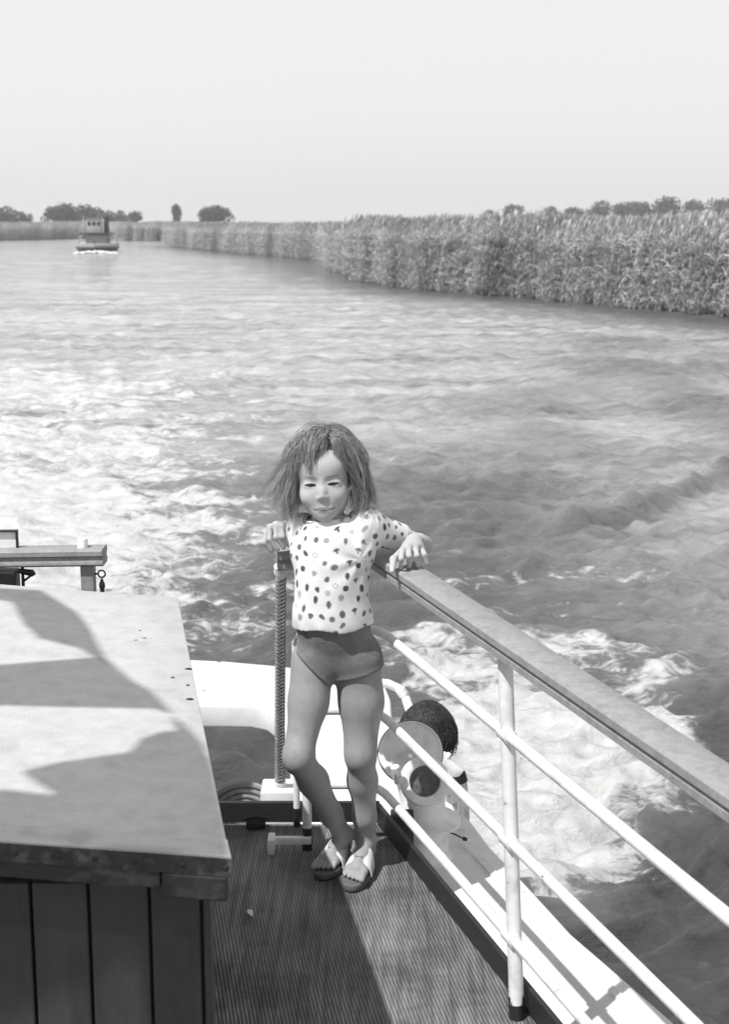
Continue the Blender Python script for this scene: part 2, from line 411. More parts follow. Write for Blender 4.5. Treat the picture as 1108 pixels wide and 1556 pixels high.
# ring bolt / cleat on the stern board near the cabin
cl = MB(); c0 = Vector((-.285, 3.49, .03)); cl.box((c0.x, c0.y, .012), (.05, .03, .016)).tube([c0+Vector((-.035,0,-.006)), c0+Vector((.0,0,.002)), c0+Vector((.035,0,-.004))], [.003,.006,.003], 10)
tag(cl.build('cleat', m_black, origin=(c0.x, c0.y, 0), bevel=.002), 'small black cleat on the deck against the stern board', 'cleat')
fl = MB(); c0 = Vector((-.235, 3.35, 0)); fl.box(c0+Vector((0,0,.02)), (.018, .05, .04)).box(c0+Vector((.05,0,.03)), (.10, .016, .018))
tag(fl.build('hinge_stop', m_grey, origin=c0, bevel=.002), 'small worn grey metal stop on the deck left of the railing foot', 'fitting')

# ---------------- cabin box on the left
zr = .70
FR = Pz(350, 1306, zr); BR = Pz(270, 908, zr)
def roofp(p, dz=0):            # gentle camber: rises to port
    return Vector((p[0], p[1], zr+.075*(FR.x-p[0]-AX.x/AX.y*(FR.y-p[1])) - .02*max(0,(FR.x-p[0]-1.2))+dz))
Wd = 1.9
f0 = (FR.x, FR.y); b0 = (BR.x, BR.y); fl_ = (FR.x-Wd, FR.y+.0); bl_ = (BR.x-Wd, BR.y+.02)
cb = empty('cabin_box', 'low cabin housing with pale cambered roof and dark plank front wall', 'cabin', (-.8, 2.5, 0))
def slab(quad, t0, t1):        # quad of xy; thickness between offsets t0<t1
    m_ = MB(); nx, ny = 14, 10; vs = []
    for dz in (t1, t0):
        for j in range(ny+1):
            for i in range(nx+1):
                u, v = i/nx, j/ny
                x = (quad[0][0]*(1-u)+quad[1][0]*u)*(1-v)+(quad[3][0]*(1-u)+quad[2][0]*u)*v
                y = (quad[0][1]*(1-u)+quad[1][1]*u)*(1-v)+(quad[3][1]*(1-u)+quad[2][1]*u)*v
                vs.append(roofp((x, y), dz))
    K = (nx+1)*(ny+1); fs = []
    for j in range(ny):
        for i in range(nx):
            a = j*(nx+1)+i; fs += [(a, a+1, a+nx+2, a+nx+1), (K+a+nx+1, K+a+nx+2, K+a+1, K+a)]
    for i in range(nx):
        a = i; fs.append((K+a, K+a+1, a+1, a)); a = ny*(nx+1)+i; fs.append((a, a+1, K+a+1, K+a))
    for j in range(ny):
        a = j*(nx+1); fs.append((a, a+nx+1, K+a+nx+1, K+a)); a = j*(nx+1)+nx; fs.append((K+a, K+a+nx+1, a+nx+1, a))
    m_.add(vs, fs); return m_
rf = slab([fl_, f0, b0, bl_], -.020, 0).build('roof', m_roof, smooth=True, bevel=.0025); rel(rf, cb)
# seam strip along the front edge of the roof and metal edging with rivets
g = .055
fs_ = [(fl_[0], fl_[1]-.001), (f0[0]+.001, f0[1]-.001), (f0[0]-.0098, f0[1]+g), (fl_[0], fl_[1]+g)]
rel(slab(fs_, .0015, .0045).build('seam_strip', mat('seam_strip_paint', .48, .7, .15, 30, .5, 200, stain=.2, stscale=12), smooth=True), cb)
tr = MB(); N_ = 16
def strip(y_off, z0, z1, x0, x1, th):
    m_ = MB(); vs = []
    for i in range(N_+1):
        x = x0+(x1-x0)*i/N_; p = roofp((x, FR.y))
        wob = .0016*noise.noise(Vector((x*9, z0*40, 1)))
        for yy, zz in ((-y_off-th, z0+wob), (-y_off-th, z1), (-y_off, z1), (-y_off, z0+wob)): vs.append((x, FR.y+yy, p.z+zz))
    fs = [(0,1,2,3), tuple(N_*4+k for k in (3,2,1,0))]
    for i in range(N_):
        for k in range(4): fs.append((i*4+k, (i+1)*4+k, (i+1)*4+(k+1)%4, i*4+(k+1)%4))
    return m_.add(vs, fs)
rel(strip(.0015, -.024, .0018, fl_[0], f0[0]+.002, .003).build('edge_strip', m_trim, smooth=False), cb)
rel(strip(-.016, -.062, -.024, f0[0]-.095, f0[0]-.004, .022).build('trim_board', mat('worn_trim_wood', .022, .6, .6, 30, .8, 60, stain=-1.2, stscale=25), smooth=False, bevel=.004), cb)
rel(strip(-.018, -.050, -.0245, fl_[0]+.02, f0[0]-.097, .020).build('trim_board', mat('dark_trim_wood', .025, .6, .5, 20, .5, 60, stain=-2.5, stscale=14, stretch=(.6,1,2)), smooth=False, bevel=.003), cb)
for px in (8, 22, 88, 143, 204, 276, 342, -60, -130, -200):
    x = Pz(px, 1310, zr).x; p = roofp((x, FR.y)); Mx = Matrix.Translation((x, FR.y-.0045, p.z-.011)) @ Matrix.Rotation(R(90), 4, 'X')
    rel(MB().lathe([(.0045, -.001), (.0042, .0006), (.002, .0018), (.0001, .002)], Mx, 12).build('rivet', m_rivet), cb)
for px, py, r_ in ((286, 1010, .006), (262, 1025, .003), (285, 1035, .003), (288, 1056, .006), (22, 1277, .004), (40, 1278, .002)):
    p = Pz(px, py, zr+.01); p = roofp((p.x, p.y)); rel(MB().lathe([(r_, -.002), (r_*.9, .0012), (r_*.5, .0022), (.0001, .0024)], Matrix.Translation(p) @ Matrix.Diagonal((1.3, .8, 1, 1)), 12).build('nail_head', m_rivet), cb)
# walls
wy = FR.y+.040; wx = Pz(324, 1400, .62).x
planks = MB(); xs = [Py(px, 1450, wy).x for px in (-430, -340, -215, -126, -38, 50, 137, 229, 307)]+[Py(323.5, 1450, wy).x]
for i in range(len(xs)-1):
    x0, x1 = xs[i]+.0022, xs[i+1]-.0022; dy = [0, .002, 0, .001, 0, 0, .001, .0005, .003][i]
    planks.box(((x0+x1)/2, wy+.009+dy, .315), (x1-x0, .018, .66))
pk = planks.build('front_wall', m_board, smooth=False, bevel=.003, seg=2); rel(pk, cb)
rel(MB().box(((xs[0]+xs[-1])/2, wy+.0235, .315), (xs[-1]-xs[0]-.004, .01, .655)).build('wall_backing', m_black, smooth=False), cb)
sw = MB(); a = Vector((xs[-1]-.002, wy+.029, 0)); b_ = Vector((BR.x-.035, BR.y-.06, 0)); nrm = Vector((AX.y, -AX.x, 0))
sw.add([a, b_, b_-nrm*.02, a-nrm*.02]+[v+Vector((0,0,.672)) for v in (a, b_, b_-nrm*.02, a-nrm*.02)], [(3,2,1,0),(4,5,6,7),(0,1,5,4),(1,2,6,5),(2,3,7,6),(3,0,4,7)])
rel(sw.build('side_wall', m_board, smooth=False, bevel=.002), cb)
rel(MB().box(((xs[0]+b_.x)/2-.03, b_.y+.012, .33), (b_.x-xs[0], .018, .66)).build('back_wall', m_board, smooth=False, bevel=.002), cb)

# ---------------- port railing end behind the cabin
pr = empty('port_railing', 'wooden topped railing end with square post beyond the cabin roof at left', 'railing', (-.68, 3.42, 0))
ya = 3.42
e0 = Py(158, 831, ya); zt = e0.z
pts = [Vector((e0.x-1.2, ya+.03, zt-.004)), Vector((e0.x-.6, ya+.01, zt-.012)), Vector((e0.x, ya, zt))]
P2 = [(a*1.0, b*1.0) for a, b in [(-.034, -.004), (-.028, 0), (.028, 0), (.034, -.004), (.034, -.015), (.026, -.020), (.026, -.024), (.031, -.030), (.031, -.038), (.024, -.043), (-.024, -.043), (-.031, -.038), (-.031, -.030), (-.026, -.024), (-.026, -.020), (-.034, -.015)]][::-1]
rel(MB().sweep(P2, pts).build('handrail', m_wood, angle=40), pr)
x = Py(134, 880, ya).x
rel(MB().box((x, ya, (zt-.044)/2), (.033, .033, zt-.046)).build('post', m_wood, smooth=False, bevel=.003), pr)
rel(MB().lathe([(.013, -.01), (.013, .016), (.011, .021), (.004, .023)], Matrix.Translation((Py(125, 830, ya).x, ya, zt)), 18).build('peg', m_grey), pr)
# ring and shackle hanging from the post
hk = empty('ring_shackle', 'dark iron ring with hanging shackle on the post at left', 'shackle', (x+.03, ya, zt-.09))
def torus(c, R0, r0, M=None, n=28, k=8):
    m_ = MB(); M = M or Matrix.Identity(3); pts = [Vector(c)+M@Vector((R0*math.cos(2*math.pi*i/n), 0, R0*math.sin(2*math.pi*i/n))) for i in range(n+1)]
    return m_.tube(pts, r0, k, cap=False)
rc_ = Py(154, 872, ya-.005)
rel(torus(rc_, .0088, .0022).tube([rc_+Vector((-.03, 0, 0)), rc_+Vector((-.008, 0, 0))], .0025, 8).build('ring', m_black), hk)
q = rc_+Vector((0, 0, -.012)); qm = MB().tube([q+Vector((0,0,z)) for z in (0, -.006, -.012, -.02, -.028, -.036, -.10)], [.0025, .004, .007, .008, .005, .006, .006], 12)
rel(qm.build('shackle', m_black), hk)
# dark lamp box hung on the rail
lb = empty('lantern_box', 'dark box with pale framed pane hung on the rail at the left edge', 'lantern', (Py(5, 850, ya).x, ya, zt-.2))
c_ = Py(2, 824, ya+.01); wd = .075
rel(MB().box((c_.x, ya+.018, c_.z), (wd, .006, .055)).build('pane', m_grey, smooth=False, bevel=.002), lb)
fr = MB(); t_ = .004
fr.box((c_.x, ya+.014, c_.z+.028), (wd+.006, .016, t_)).box((c_.x+wd/2, ya+.014, c_.z), (t_, .016, .056)).box((c_.x-wd/2, ya+.014, c_.z), (t_, .016, .056))
rel(fr.build('frame', m_black, smooth=False, bevel=.001), lb)
c2 = Py(0, 885, ya+.0); rel(MB().box((c2.x-.005, ya, c2.z-.012), (.098, .05, .088)).build('body', m_black, smooth=False, bevel=.003), lb)
k0 = Py(34, 872, ya); rel(MB().tube([k0+Vector((0,0,-.09)), k0+Vector((0,0,.02))], .004, 10).tube([k0+Vector((-.01,0,.008)), k0+Vector((.024,0,.002)), k0+Vector((.028,0,-.004))], [.006, .009, .006], 10).tube([k0+Vector((.002,0,-.018)), k0+Vector((.022,0,-.003))], .003, 8).build('lever', m_black), lb)

# ---------------- cowl ventilator on the side deck
vb = Pz(642, 1302, zs)
vt = empty('deck_ventilator', 'pale grey cowl ventilator with round dark mouth on a pedestal behind the railing', 'ventilator', vb)
T = Matrix.Translation(vb)
rel(MB().lathe([(.082, 0), (.082, .006), (.074, .010), (.073, .012), (.071, .02), (.070, .092)], T, 40).build('pedestal', m_grey), vt)
rel(MB().lathe([(.070, .0925), (.098, .100), (.104, .104), (.104, .109), (.096, .114), (.072, .122), (.064, .130), (.06, .150), (.058, .170)], T, 44).build('flange', m_grey), vt)
# mouth: thick ring facing aft-up towards the camera
def look(center, to, roll=0):
    d = (Vector(to)-Vector(center)).normalized(); return Matrix.Translation(center) @ d.to_track_quat('Z', 'Y').to_matrix().to_4x4()
mc = Py(646, 1187, vb.y-.055); Mm = look(mc, mc+Vector((.06, -1, .42)))
rel(MB().lathe([(.042, -.05), (.060, -.045), (.066, -.02), (.066, -.004), (.062, .004), (.050, .007), (.042, .004), (.040, -.004), (.040, -.05)], Mm, 44, close=True).build('mouth_ring', m_grey), vt)
rel(MB().lathe([(.041, -.014), (.034, -.022), (.018, -.028), (.0001, -.030)], Mm, 32).build('mouth_grille', mat('dark_mottled_glass', .11, .25, .9, 70, .8, 90)), vt)
dc = Py(624, 1143, vb.y+.02); Md = look(dc, dc+Vector((-.10, -1, .75)))
rel(MB().lathe([(.060, -.10), (.074, -.07), (.083, -.03), (.0855, -.004), (.0860, .002), (.0825, .003), (.081, -.003), (.040, -.001), (.0001, .0)], Md, 52).build('drum', m_grey), vt)
rel(torus(dc, .0862, .0022, Md.to_3x3() @ Matrix.Rotation(R(90), 3, 'X'), 52).build('rim', m_dark), vt)
nk = MB().tube([vb+Vector((0, .0, .15)), vb+Vector((-.005, .015, .2)), dc+Vector((0, .03, -.02))], [.058, .062, .06], 28)
rel(nk.build('neck', m_grey), vt)
# strap bracket on the drum
rel(MB().tube([Py(600, 1165, vb.y-.085), Py(606, 1188, vb.y-.075)], .012, 12).build('bracket', m_white), vt)

# ---------------- bent white pipe hoop beyond the ventilator
hz = empty('pipe_hoop', 'thick bent white pipe hoop rising at the stern beside the dark haired person', 'hoop', Pz(575, 1050, zs))
yy = 4.35
hp_ = [Py(560, 1036, yy), Py(590, 1039, yy), Py(606, 1046, yy), Py(616, 1058, yy), Py(622, 1076, yy-.1), Py(634, 1100, yy-.2), Py(648, 1135, yy-.4), Py(668, 1175, yy-.6), Py(688, 1215, yy-.72)]
rel(MB().tube(hp_, .0145, 16).build('pipe', m_white), hz)
rel(MB().tube([Py(608, 1047, yy-.02), Py(614, 1056, yy-.02)], .0165, 12).build('coupling', m_grey), hz)

# ---------------- roller fairlead to the right of the ventilator
fc = Pz(690, 1212, zs)
fd = empty('fairlead', 'small white fairlead arm with black rubber end right of the ventilator', 'fairlead', fc)
y3 = 3.78
rel(MB().tube([Py(672, 1146, y3), Py(682, 1160, y3), Py(697, 1176, y3)], [.012, .015, .019], 14).build('arm', m_white), fd)
rel(MB().tube([Py(697, 1176, y3), Py(701, 1188, y3)], [.021, .02], 14).build('rubber_end', m_black), fd)
rel(MB().tube([Py(678, 1146, y3), Py(680, 1149, y3)], [.010, .013], 14).tube([Py(680, 1160, y3), Py(700, 1215, y3), Py(702, 1260, y3-.05)], .009, 12).build('stay', m_white), fd)
cbm = MB(); cbm.tube([Pz(676, 1262, zs+.03), Pz(692, 1268, zs+.035), Pz(704, 1274, zs+.03)], .0022, 8).tube([Pz(704, 1274, zs+.03), Pz(710, 1276, zs+.028)], [.006, .005], 10)
tag(cbm.build('control_rod', m_black, origin=Pz(676, 1262, zs)), 'thin black rod with knobbed end beside the ventilator pedestal', 'rod')
# dark block standing in for the girl's shadow at the coaming corner
MBc = MB().box(Pz(618, 1262, .0)+Vector((-.012, 0, .0)), (.06, .05, .10)); 
tag(MBc.build('coaming_shadow_block', m_dark, bevel=.003, origin=Pz(618, 1262, 0)), 'black block standing in for the shadow at the coaming corner just behind the sandals', 'bracket')

# ---------------- crumpled paper on deck
pc = Pz(380, 1391, .004); pm = MB(); random.seed(3)
vs = [pc+Vector((random.uniform(-.010, .010), random.uniform(-.013, .013), random.uniform(0, .014))) for _ in range(14)]
import bmesh
bm = bmesh.new(); [bm.verts.new(v-pc) for v in vs]; bmesh.ops.convex_hull(bm, input=bm.verts); me = bpy.data.meshes.new('paper_scrap'); bm.to_mesh(me); bm.free()
o = link('paper_scrap', me, m_white); o.location = pc; tag(o, 'tiny crumpled white paper scrap lying on the ribbed deck', 'litter')

# ---------------- unseen sheet added above the frame, cut to throw the roof's shade patches
aw = []
def up(p, z=2.35): t = (z-p.z)/(-SUN.z); return p-SUN*t
def roofpx(px, py):
    p = Pz(px, py, zr+.02)
    for _ in range(3): p = Pz(px, py, roofp((p.x, p.y)).z)
    return p
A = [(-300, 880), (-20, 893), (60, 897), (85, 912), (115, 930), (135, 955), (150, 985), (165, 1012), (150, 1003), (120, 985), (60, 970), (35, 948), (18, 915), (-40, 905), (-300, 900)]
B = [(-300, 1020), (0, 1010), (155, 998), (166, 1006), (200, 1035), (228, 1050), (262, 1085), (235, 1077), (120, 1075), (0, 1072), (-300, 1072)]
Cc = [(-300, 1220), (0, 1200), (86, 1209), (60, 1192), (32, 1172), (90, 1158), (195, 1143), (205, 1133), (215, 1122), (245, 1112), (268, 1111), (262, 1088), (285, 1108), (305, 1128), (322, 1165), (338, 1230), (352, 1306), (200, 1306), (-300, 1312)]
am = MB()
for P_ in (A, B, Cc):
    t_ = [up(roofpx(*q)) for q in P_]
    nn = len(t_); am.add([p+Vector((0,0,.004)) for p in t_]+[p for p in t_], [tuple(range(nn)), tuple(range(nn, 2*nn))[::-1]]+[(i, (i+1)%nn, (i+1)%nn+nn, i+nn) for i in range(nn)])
Dp = [up(Vector((Py(x_, 1450, wy).x, wy, z_))) for x_, z_ in ((212, .64), (330, .64), (330, 0.0), (205, 0.0))]  # panel added to keep the right of the cabin front in shade
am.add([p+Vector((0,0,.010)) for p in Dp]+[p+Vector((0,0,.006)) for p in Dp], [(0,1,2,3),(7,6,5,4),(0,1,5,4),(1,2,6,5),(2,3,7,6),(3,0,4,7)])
m_cv = bpy.data.materials.new('shade_caster_sheet'); m_cv.use_nodes = True; N = m_cv.node_tree.nodes; L = m_cv.node_tree.links
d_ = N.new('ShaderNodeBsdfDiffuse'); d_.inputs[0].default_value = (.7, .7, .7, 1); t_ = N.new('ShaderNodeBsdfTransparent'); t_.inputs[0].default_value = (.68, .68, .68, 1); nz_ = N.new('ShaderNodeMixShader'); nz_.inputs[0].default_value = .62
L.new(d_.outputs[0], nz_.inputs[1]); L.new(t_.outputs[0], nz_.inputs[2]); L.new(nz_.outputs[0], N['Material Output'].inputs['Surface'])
am.build('roof_shade_caster', m_cv, smooth=False, origin=up(roofpx(100, 1000)))
tag(bpy.data.objects['roof_shade_caster'], 'unseen sheet added above the cabin roof, cut to cast its shade patches', 'awning')
# ============================================================ WATER
rw = np.random.default_rng(5)
def dirs():
    th = np.concatenate([np.linspace(-27, 27, 620), np.array([32, 40, 50, 65, 80, 100, 125, 150, 180, 210, 235, 260, 280, 295, 310, 320, 328])])
    return np.radians(th)
TH = dirs()
rad = np.concatenate([np.linspace(.3, 2.6, 6), np.geomspace(3.2, 60, 760), np.geomspace(60.8, 400, 130), np.array([460, 540, 660, 850, 1200, 1800, 3000, 6000])])
RR, TT = np.meshgrid(rad, TH, indexing='ij')
X = RR*np.sin(TT); Y = RR*np.cos(TT); Z = np.zeros_like(X)
wind = R(10)
def lat(px, py): p = Pz(px, py, WZ); return p.x, p.y
axis = np.array([-.1757, .9844]); axn = np.array([.9844, .1757])
ct = Pz(190, 800, WZ); U = (X-ct.x)*axn[0]+(Y-ct.y)*axn[1]; V_ = (X)*axis[0]+(Y)*axis[1]       # across / along the wake
# wind chop: many small directional waves, short ones dropped where the sheet is too coarse to carry them
cell = np.maximum(RR*.0042, RR*(TH[1]-TH[0]))
wx_ = X+.35*(fbm(X*.5, Y*.5, 40, 2)-.5)*2; wy_ = Y+.35*(fbm(X*.5, Y*.5, 60, 2)-.5)*2
for i in range(64):
    lam = .16*(2.6/.16)**(i/63); k = 2*math.pi/lam; th = wind+rw.normal(0, .62); ph = rw.uniform(0, 6.28)
    amp = .0034*lam**.8*(2.5 if lam < .6 else 1.6 if lam < 1.1 else .45)*rw.uniform(.5, 1.3)*1.9
    fade = np.clip(lam/(2.4*cell)-1, 0, 1)
    a = k*(wx_*math.sin(th)+wy_*math.cos(th))+ph
    grp = .55+.9*vnoise(X/(lam*3.5)+i*7, Y/(lam*3.5), 100+i)
    s_ = np.sin(a); Z += amp*fade*grp*(s_-.35*np.cos(2*a))
def seg(pts, w, soft=1.0):
    d = np.full(X.shape, 1e9); P_ = [lat(*p) for p in pts]
    for (x0, y0), (x1, y1) in zip(P_[:-1], P_[1:]):
        bx, by = x1-x0, y1-y0; t = np.clip(((X-x0)*bx+(Y-y0)*by)/(bx*bx+by*by), 0, 1); d = np.minimum(d, np.hypot(X-x0-t*bx, Y-y0-t*by))
    return np.exp(-(d/w)**2), d
# the boat's own wake: smooth diverging swells to the right and one dark steep crest
crest = np.zeros_like(X)
for (pts, w, h_) in (([(870, 800), (960, 782), (1010, 760), (1075, 738), (1180, 700)], .20, .17), ([(880, 560), (1000, 590), (1108, 640), (1300, 700)], 1.1, .17),
                     ([(820, 660), (960, 700), (1200, 690)], .8, .10), ([(950, 880), (1108, 850), (1300, 830)], .45, .07), ([(760, 620), (1108, 560), (1300, 520)], 1.6, .14), ([(900, 520), (1108, 545), (1400, 560)], 1.8, .12)):
    g_, d = seg(pts, w); Z += h_*g_*(.75+.5*vnoise(X*.8, Y*.8, 9)); crest = np.maximum(crest, g_*min(1, h_*5))
def poly_in(pts, soft):
    P_ = [lat(*p) for p in pts]; n_ = len(P_); ins = np.zeros(X.shape, bool); d = np.full(X.shape, 1e9)
    for i in range(n_):
        (x0, y0), (x1, y1) = P_[i], P_[(i+1)%n_]; bx, by = x1-x0, y1-y0
        t = np.clip(((X-x0)*bx+(Y-y0)*by)/(bx*bx+by*by), 0, 1); d = np.minimum(d, np.hypot(X-x0-t*bx, Y-y0-t*by))
        cnd = ((y0 > Y) != (y1 > Y)); xx = x0+(Y-y0)/(by if abs(by) > 1e-9 else 1e-9)*bx; ins ^= cnd & (X < xx)
    sd = np.where(ins, d, -d); return np.clip(.5+sd/(2*soft), 0, 1)
foam = np.zeros_like(X)
def blob(pts, soft, lvl):
    global foam; foam = np.maximum(foam, lvl*poly_in(pts, soft))
# propeller wash straight astern (left of the girl)
blob([(-500, 690), (60, 690), (250, 720), (345, 760), (375, 830), (300, 880), (290, 960), (200, 990), (-600, 1000)], 1.8, .93)
blob([(-500, 640), (80, 625), (330, 640), (395, 700), (400, 800), (380, 900), (-500, 900)], 1.4, .62)
blob([(-400, 560), (100, 540), (340, 560), (450, 600), (420, 700), (-500, 720)], 2.6, .50)
blob([(180, 525), (330, 512), (440, 535), (470, 600), (250, 620)], 3.0, .47)
blob([(0, 460), (160, 430), (300, 450), (420, 490), (460, 545), (200, 560), (-200, 540)], 6, .40)
# starboard side wash
blob([(560, 1120), (700, 1040), (800, 1030), (900, 1045), (1010, 1110), (1060, 1160), (1030, 1230), (960, 1230), (950, 1290), (900, 1330), (870, 1380), (790, 1345), (600, 1500), (300, 1500), (440, 1240)], .26, 1.0)
blob([(860, 1060), (930, 1020), (1000, 1000), (1050, 985), (1062, 1040), (1042, 1100), (990, 1140)], .3, .66)
blob([(560, 960), (640, 940), (760, 985), (860, 1000), (960, 1040), (1000, 1110), (880, 1130), (700, 1100), (560, 1080)], .5, .60)
blob([(560, 880), (700, 865), (860, 940), (980, 960), (1108, 930), (1108, 1000), (940, 1070), (760, 1040), (560, 1030)], .7, .47)
blob([(640, 830), (900, 850), (1080, 880), (1108, 960), (800, 960), (620, 880)], 1.1, .36)
blob([(410, 520), (560, 540), (620, 640), (560, 760), (420, 660)], 4, .34)
foam = np.clip(foam, 0, 1)
fl_n = fbm(X*3.2+(Y*.4), Y*3.2, 300, 4)
near = np.clip((34-RR)/20, 0, 1)
Z += foam*near*(.075*(fl_n-.45)+.05*(fbm(X*9, Y*9, 320, 3)-.5))*np.clip(1.2-cell*14, 0, 1)
foamr = foam
pale = np.clip((RR-9)/15, 0, 1); pale = pale*pale*(3-2*pale)  # water colour paler with distance, painted in place of reflected sky
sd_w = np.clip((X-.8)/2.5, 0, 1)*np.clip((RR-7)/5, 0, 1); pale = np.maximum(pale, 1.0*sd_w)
# dark reflection of the reeds, painted into the water colour along the bank
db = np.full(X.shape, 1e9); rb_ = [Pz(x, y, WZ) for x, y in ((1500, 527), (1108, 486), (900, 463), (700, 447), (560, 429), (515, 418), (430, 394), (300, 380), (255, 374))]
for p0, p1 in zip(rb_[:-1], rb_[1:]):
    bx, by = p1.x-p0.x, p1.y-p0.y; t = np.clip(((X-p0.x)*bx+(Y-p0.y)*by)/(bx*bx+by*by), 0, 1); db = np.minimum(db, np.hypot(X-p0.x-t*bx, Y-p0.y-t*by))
pale *= np.clip((db-1.0)/4.5, 0.0, 1); pale *= 1-.75*np.roll(crest, -6, 0)  # crest also darkened in colour, for its weaker reflection
# calmer patch right under the stern, and calm water by the reeds
nT = len(TH); nR = len(rad)
idx = np.arange(nR*nT).reshape(nR, nT)
a = idx[:-1, :]; b_ = idx[1:, :]
Q = np.stack([a, np.roll(a, -1, 1), np.roll(b_, -1, 1), b_], -1).reshape(-1, 4)
Vw = np.stack([X, Y, Z+WZ], -1).reshape(-1, 3)
cv = len(Vw)
m_water = bpy.data.materials.new('river_water'); m_water.use_nodes = True
n = m_water.node_tree; N = n.nodes; L = n.links; b = N['Principled BSDF']
def mth(op, *a, clamp=False):
    q = N.new('ShaderNodeMath'); q.operation = op; q.use_clamp = clamp
    for i, v in enumerate(a):
        if isinstance(v, (int, float)): q.inputs[i].default_value = v
        else: L.new(v, q.inputs[i])
    return q.outputs[0]
tc = N.new('ShaderNodeTexCoord')
def nz(sc, det, rgh, vec=None, stretch=(1,1,1), rot=0, dist=0):
    mp = N.new('ShaderNodeMapping'); mp.inputs['Scale'].default_value = stretch; mp.inputs['Rotation'].default_value = (0,0,rot)
    L.new(vec or tc.outputs['Object'], mp.inputs[0]); t = N.new('ShaderNodeTexNoise'); t.inputs['Scale'].default_value = sc; t.inputs['Detail'].default_value = det
    t.inputs['Roughness'].default_value = rgh; t.inputs['Distortion'].default_value = dist; L.new(mp.outputs[0], t.inputs['Vector']); return t.outputs['Fac']
at = N.new('ShaderNodeAttribute'); at.attribute_name = 'foam'
f1 = nz(1.35, 11, .68, stretch=(.42, 1.35, 1), rot=.12, dist=.8); f2 = nz(8.5, 8, .72, stretch=(.8, 1.2, 1), dist=.6)
fn = mth('ADD', mth('MULTIPLY', mth('SUBTRACT', mth('ADD', mth('MULTIPLY', f1, .6), mth('MULTIPLY', f2, .4)), .5), 1.35), .5)
th_ = mth('SUBTRACT', .76, mth('MULTIPLY', at.outputs['Fac'], .52))
msk = N.new('ShaderNodeMapRange'); msk.interpolation_type = 'SMOOTHSTEP'
L.new(mth('SUBTRACT', fn, th_), msk.inputs[0]); msk.inputs[1].default_value = -.05; msk.inputs[2].default_value = .085
fm = msk.outputs[0]
pa = N.new('ShaderNodeAttribute'); pa.attribute_name = 'pale'
pn = nz(.55, 8, .6, stretch=(.35, 1.3, 1), rot=.1, dist=.5); pn2 = nz(4.5, 9, .7, stretch=(.45, 1.3, 1), rot=.1, dist=.4)
pm = N.new('ShaderNodeMapRange'); L.new(mth('ADD', mth('MULTIPLY', pn, .5), mth('MULTIPLY', pn2, .5)), pm.inputs[0]); pm.inputs[1].default_value = .38; pm.inputs[2].default_value = .62; pm.inputs[3].default_value = .35; pm.inputs[4].default_value = 1.6
murk_sheen = mth('ADD', .098, mth('MULTIPLY', mth('ADD', mth('MULTIPLY', pa.outputs['Fac'], .30), mth('MULTIPLY', at.outputs['Fac'], .16)), pm.outputs[0]))
bs = N.new('ShaderNodeCombineColor')
for i in range(3): L.new(murk_sheen, bs.inputs[i])
L.new(bs.outputs[0], b.inputs['Base Color']); b.inputs['Roughness'].default_value = .10; b.inputs['IOR'].default_value = 1.40
# ripples too small for the mesh
rp1 = nz(8, 9, .74, stretch=(.55, 1.3, 1), rot=.12); rp2 = nz(1.9, 5, .55, stretch=(.5, 1.3, 1), rot=.12)
bp = N.new('ShaderNodeBump'); bp.inputs['Strength'].default_value = 1; bp.inputs['Distance'].default_value = .05
L.new(mth('ADD', mth('MULTIPLY', rp1, 1.1), mth('MULTIPLY', rp2, 1.6)), bp.inputs['Height']); L.new(bp.outputs[0], b.inputs['Normal'])
fo = N.new('ShaderNodeBsdfDiffuse'); fcb = N.new('ShaderNodeCombineColor'); fcol = mth('ADD', .34, mth('MULTIPLY', f2, .50))
for i in range(3): L.new(fcol, fcb.inputs[i])
L.new(fcb.outputs[0], fo.inputs[0]); bp2 = N.new('ShaderNodeBump'); bp2.inputs['Strength'].default_value = .8; bp2.inputs['Distance'].default_value = .05
L.new(mth('ADD', f2, mth('MULTIPLY', f1, 2.0)), bp2.inputs['Height']); L.new(bp2.outputs[0], fo.inputs['Normal'])
mx = N.new('ShaderNodeMixShader'); L.new(fm, mx.inputs[0]); L.new(b.outputs[0], mx.inputs[1]); L.new(fo.outputs[0], mx.inputs[2])
L.new(mx.outputs[0], N['Material Output'].inputs['Surface'])
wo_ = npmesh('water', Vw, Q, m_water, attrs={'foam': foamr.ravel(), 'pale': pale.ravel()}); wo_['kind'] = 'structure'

# ============================================================ LAND AND REEDS
bank = [(1700, 545), (1400, 515), (1250, 499), (1108, 486), (1000, 474), (900, 463), (800, 455), (700, 447), (620, 440), (560, 429), (515, 418)]
bank2 = [(570, 402), (500, 399), (430, 392), (360, 386), (300, 380), (262, 376), (250, 371)]
bw1 = [Pz(x, y-1, WZ) for x, y in bank]; bw2 = [Pz(x, y-1, WZ) for x, y in bank2]
edgeR = [p.xy for p in bw1+bw2[1:]]
bw3 = [Pz(x, y, WZ).xy for x, y in ((252, 366), (228, 366.5), (206, 364))]
edgeL = [Pz(x, y, WZ).xy for x, y in ((-700, 384), (-400, 374), (-200, 369), (0, 366), (60, 365), (120, 363), (170, 361), (215, 358))]
m_mud = mat('reed_bed_ground', .05, .9, .4, .8)
def ground(name, pl, z): o = MB().prism([(p[0], p[1]) for p in pl], z-.6, z).build(name, m_mud, smooth=False); o['kind'] = 'structure'; return o
ground('river_bank', [(p.x+.5, p.y+.5) for p in edgeR]+[(-29, 260), (-40, 700), (400, 900), (900, 400), (400, 20)], WZ+.10)
ground('far_bank', [(p.x-.5, p.y+1) for p in edgeL]+[(-30, 300), (-25, 700), (-700, 800), (-700, 180)], WZ+.10)
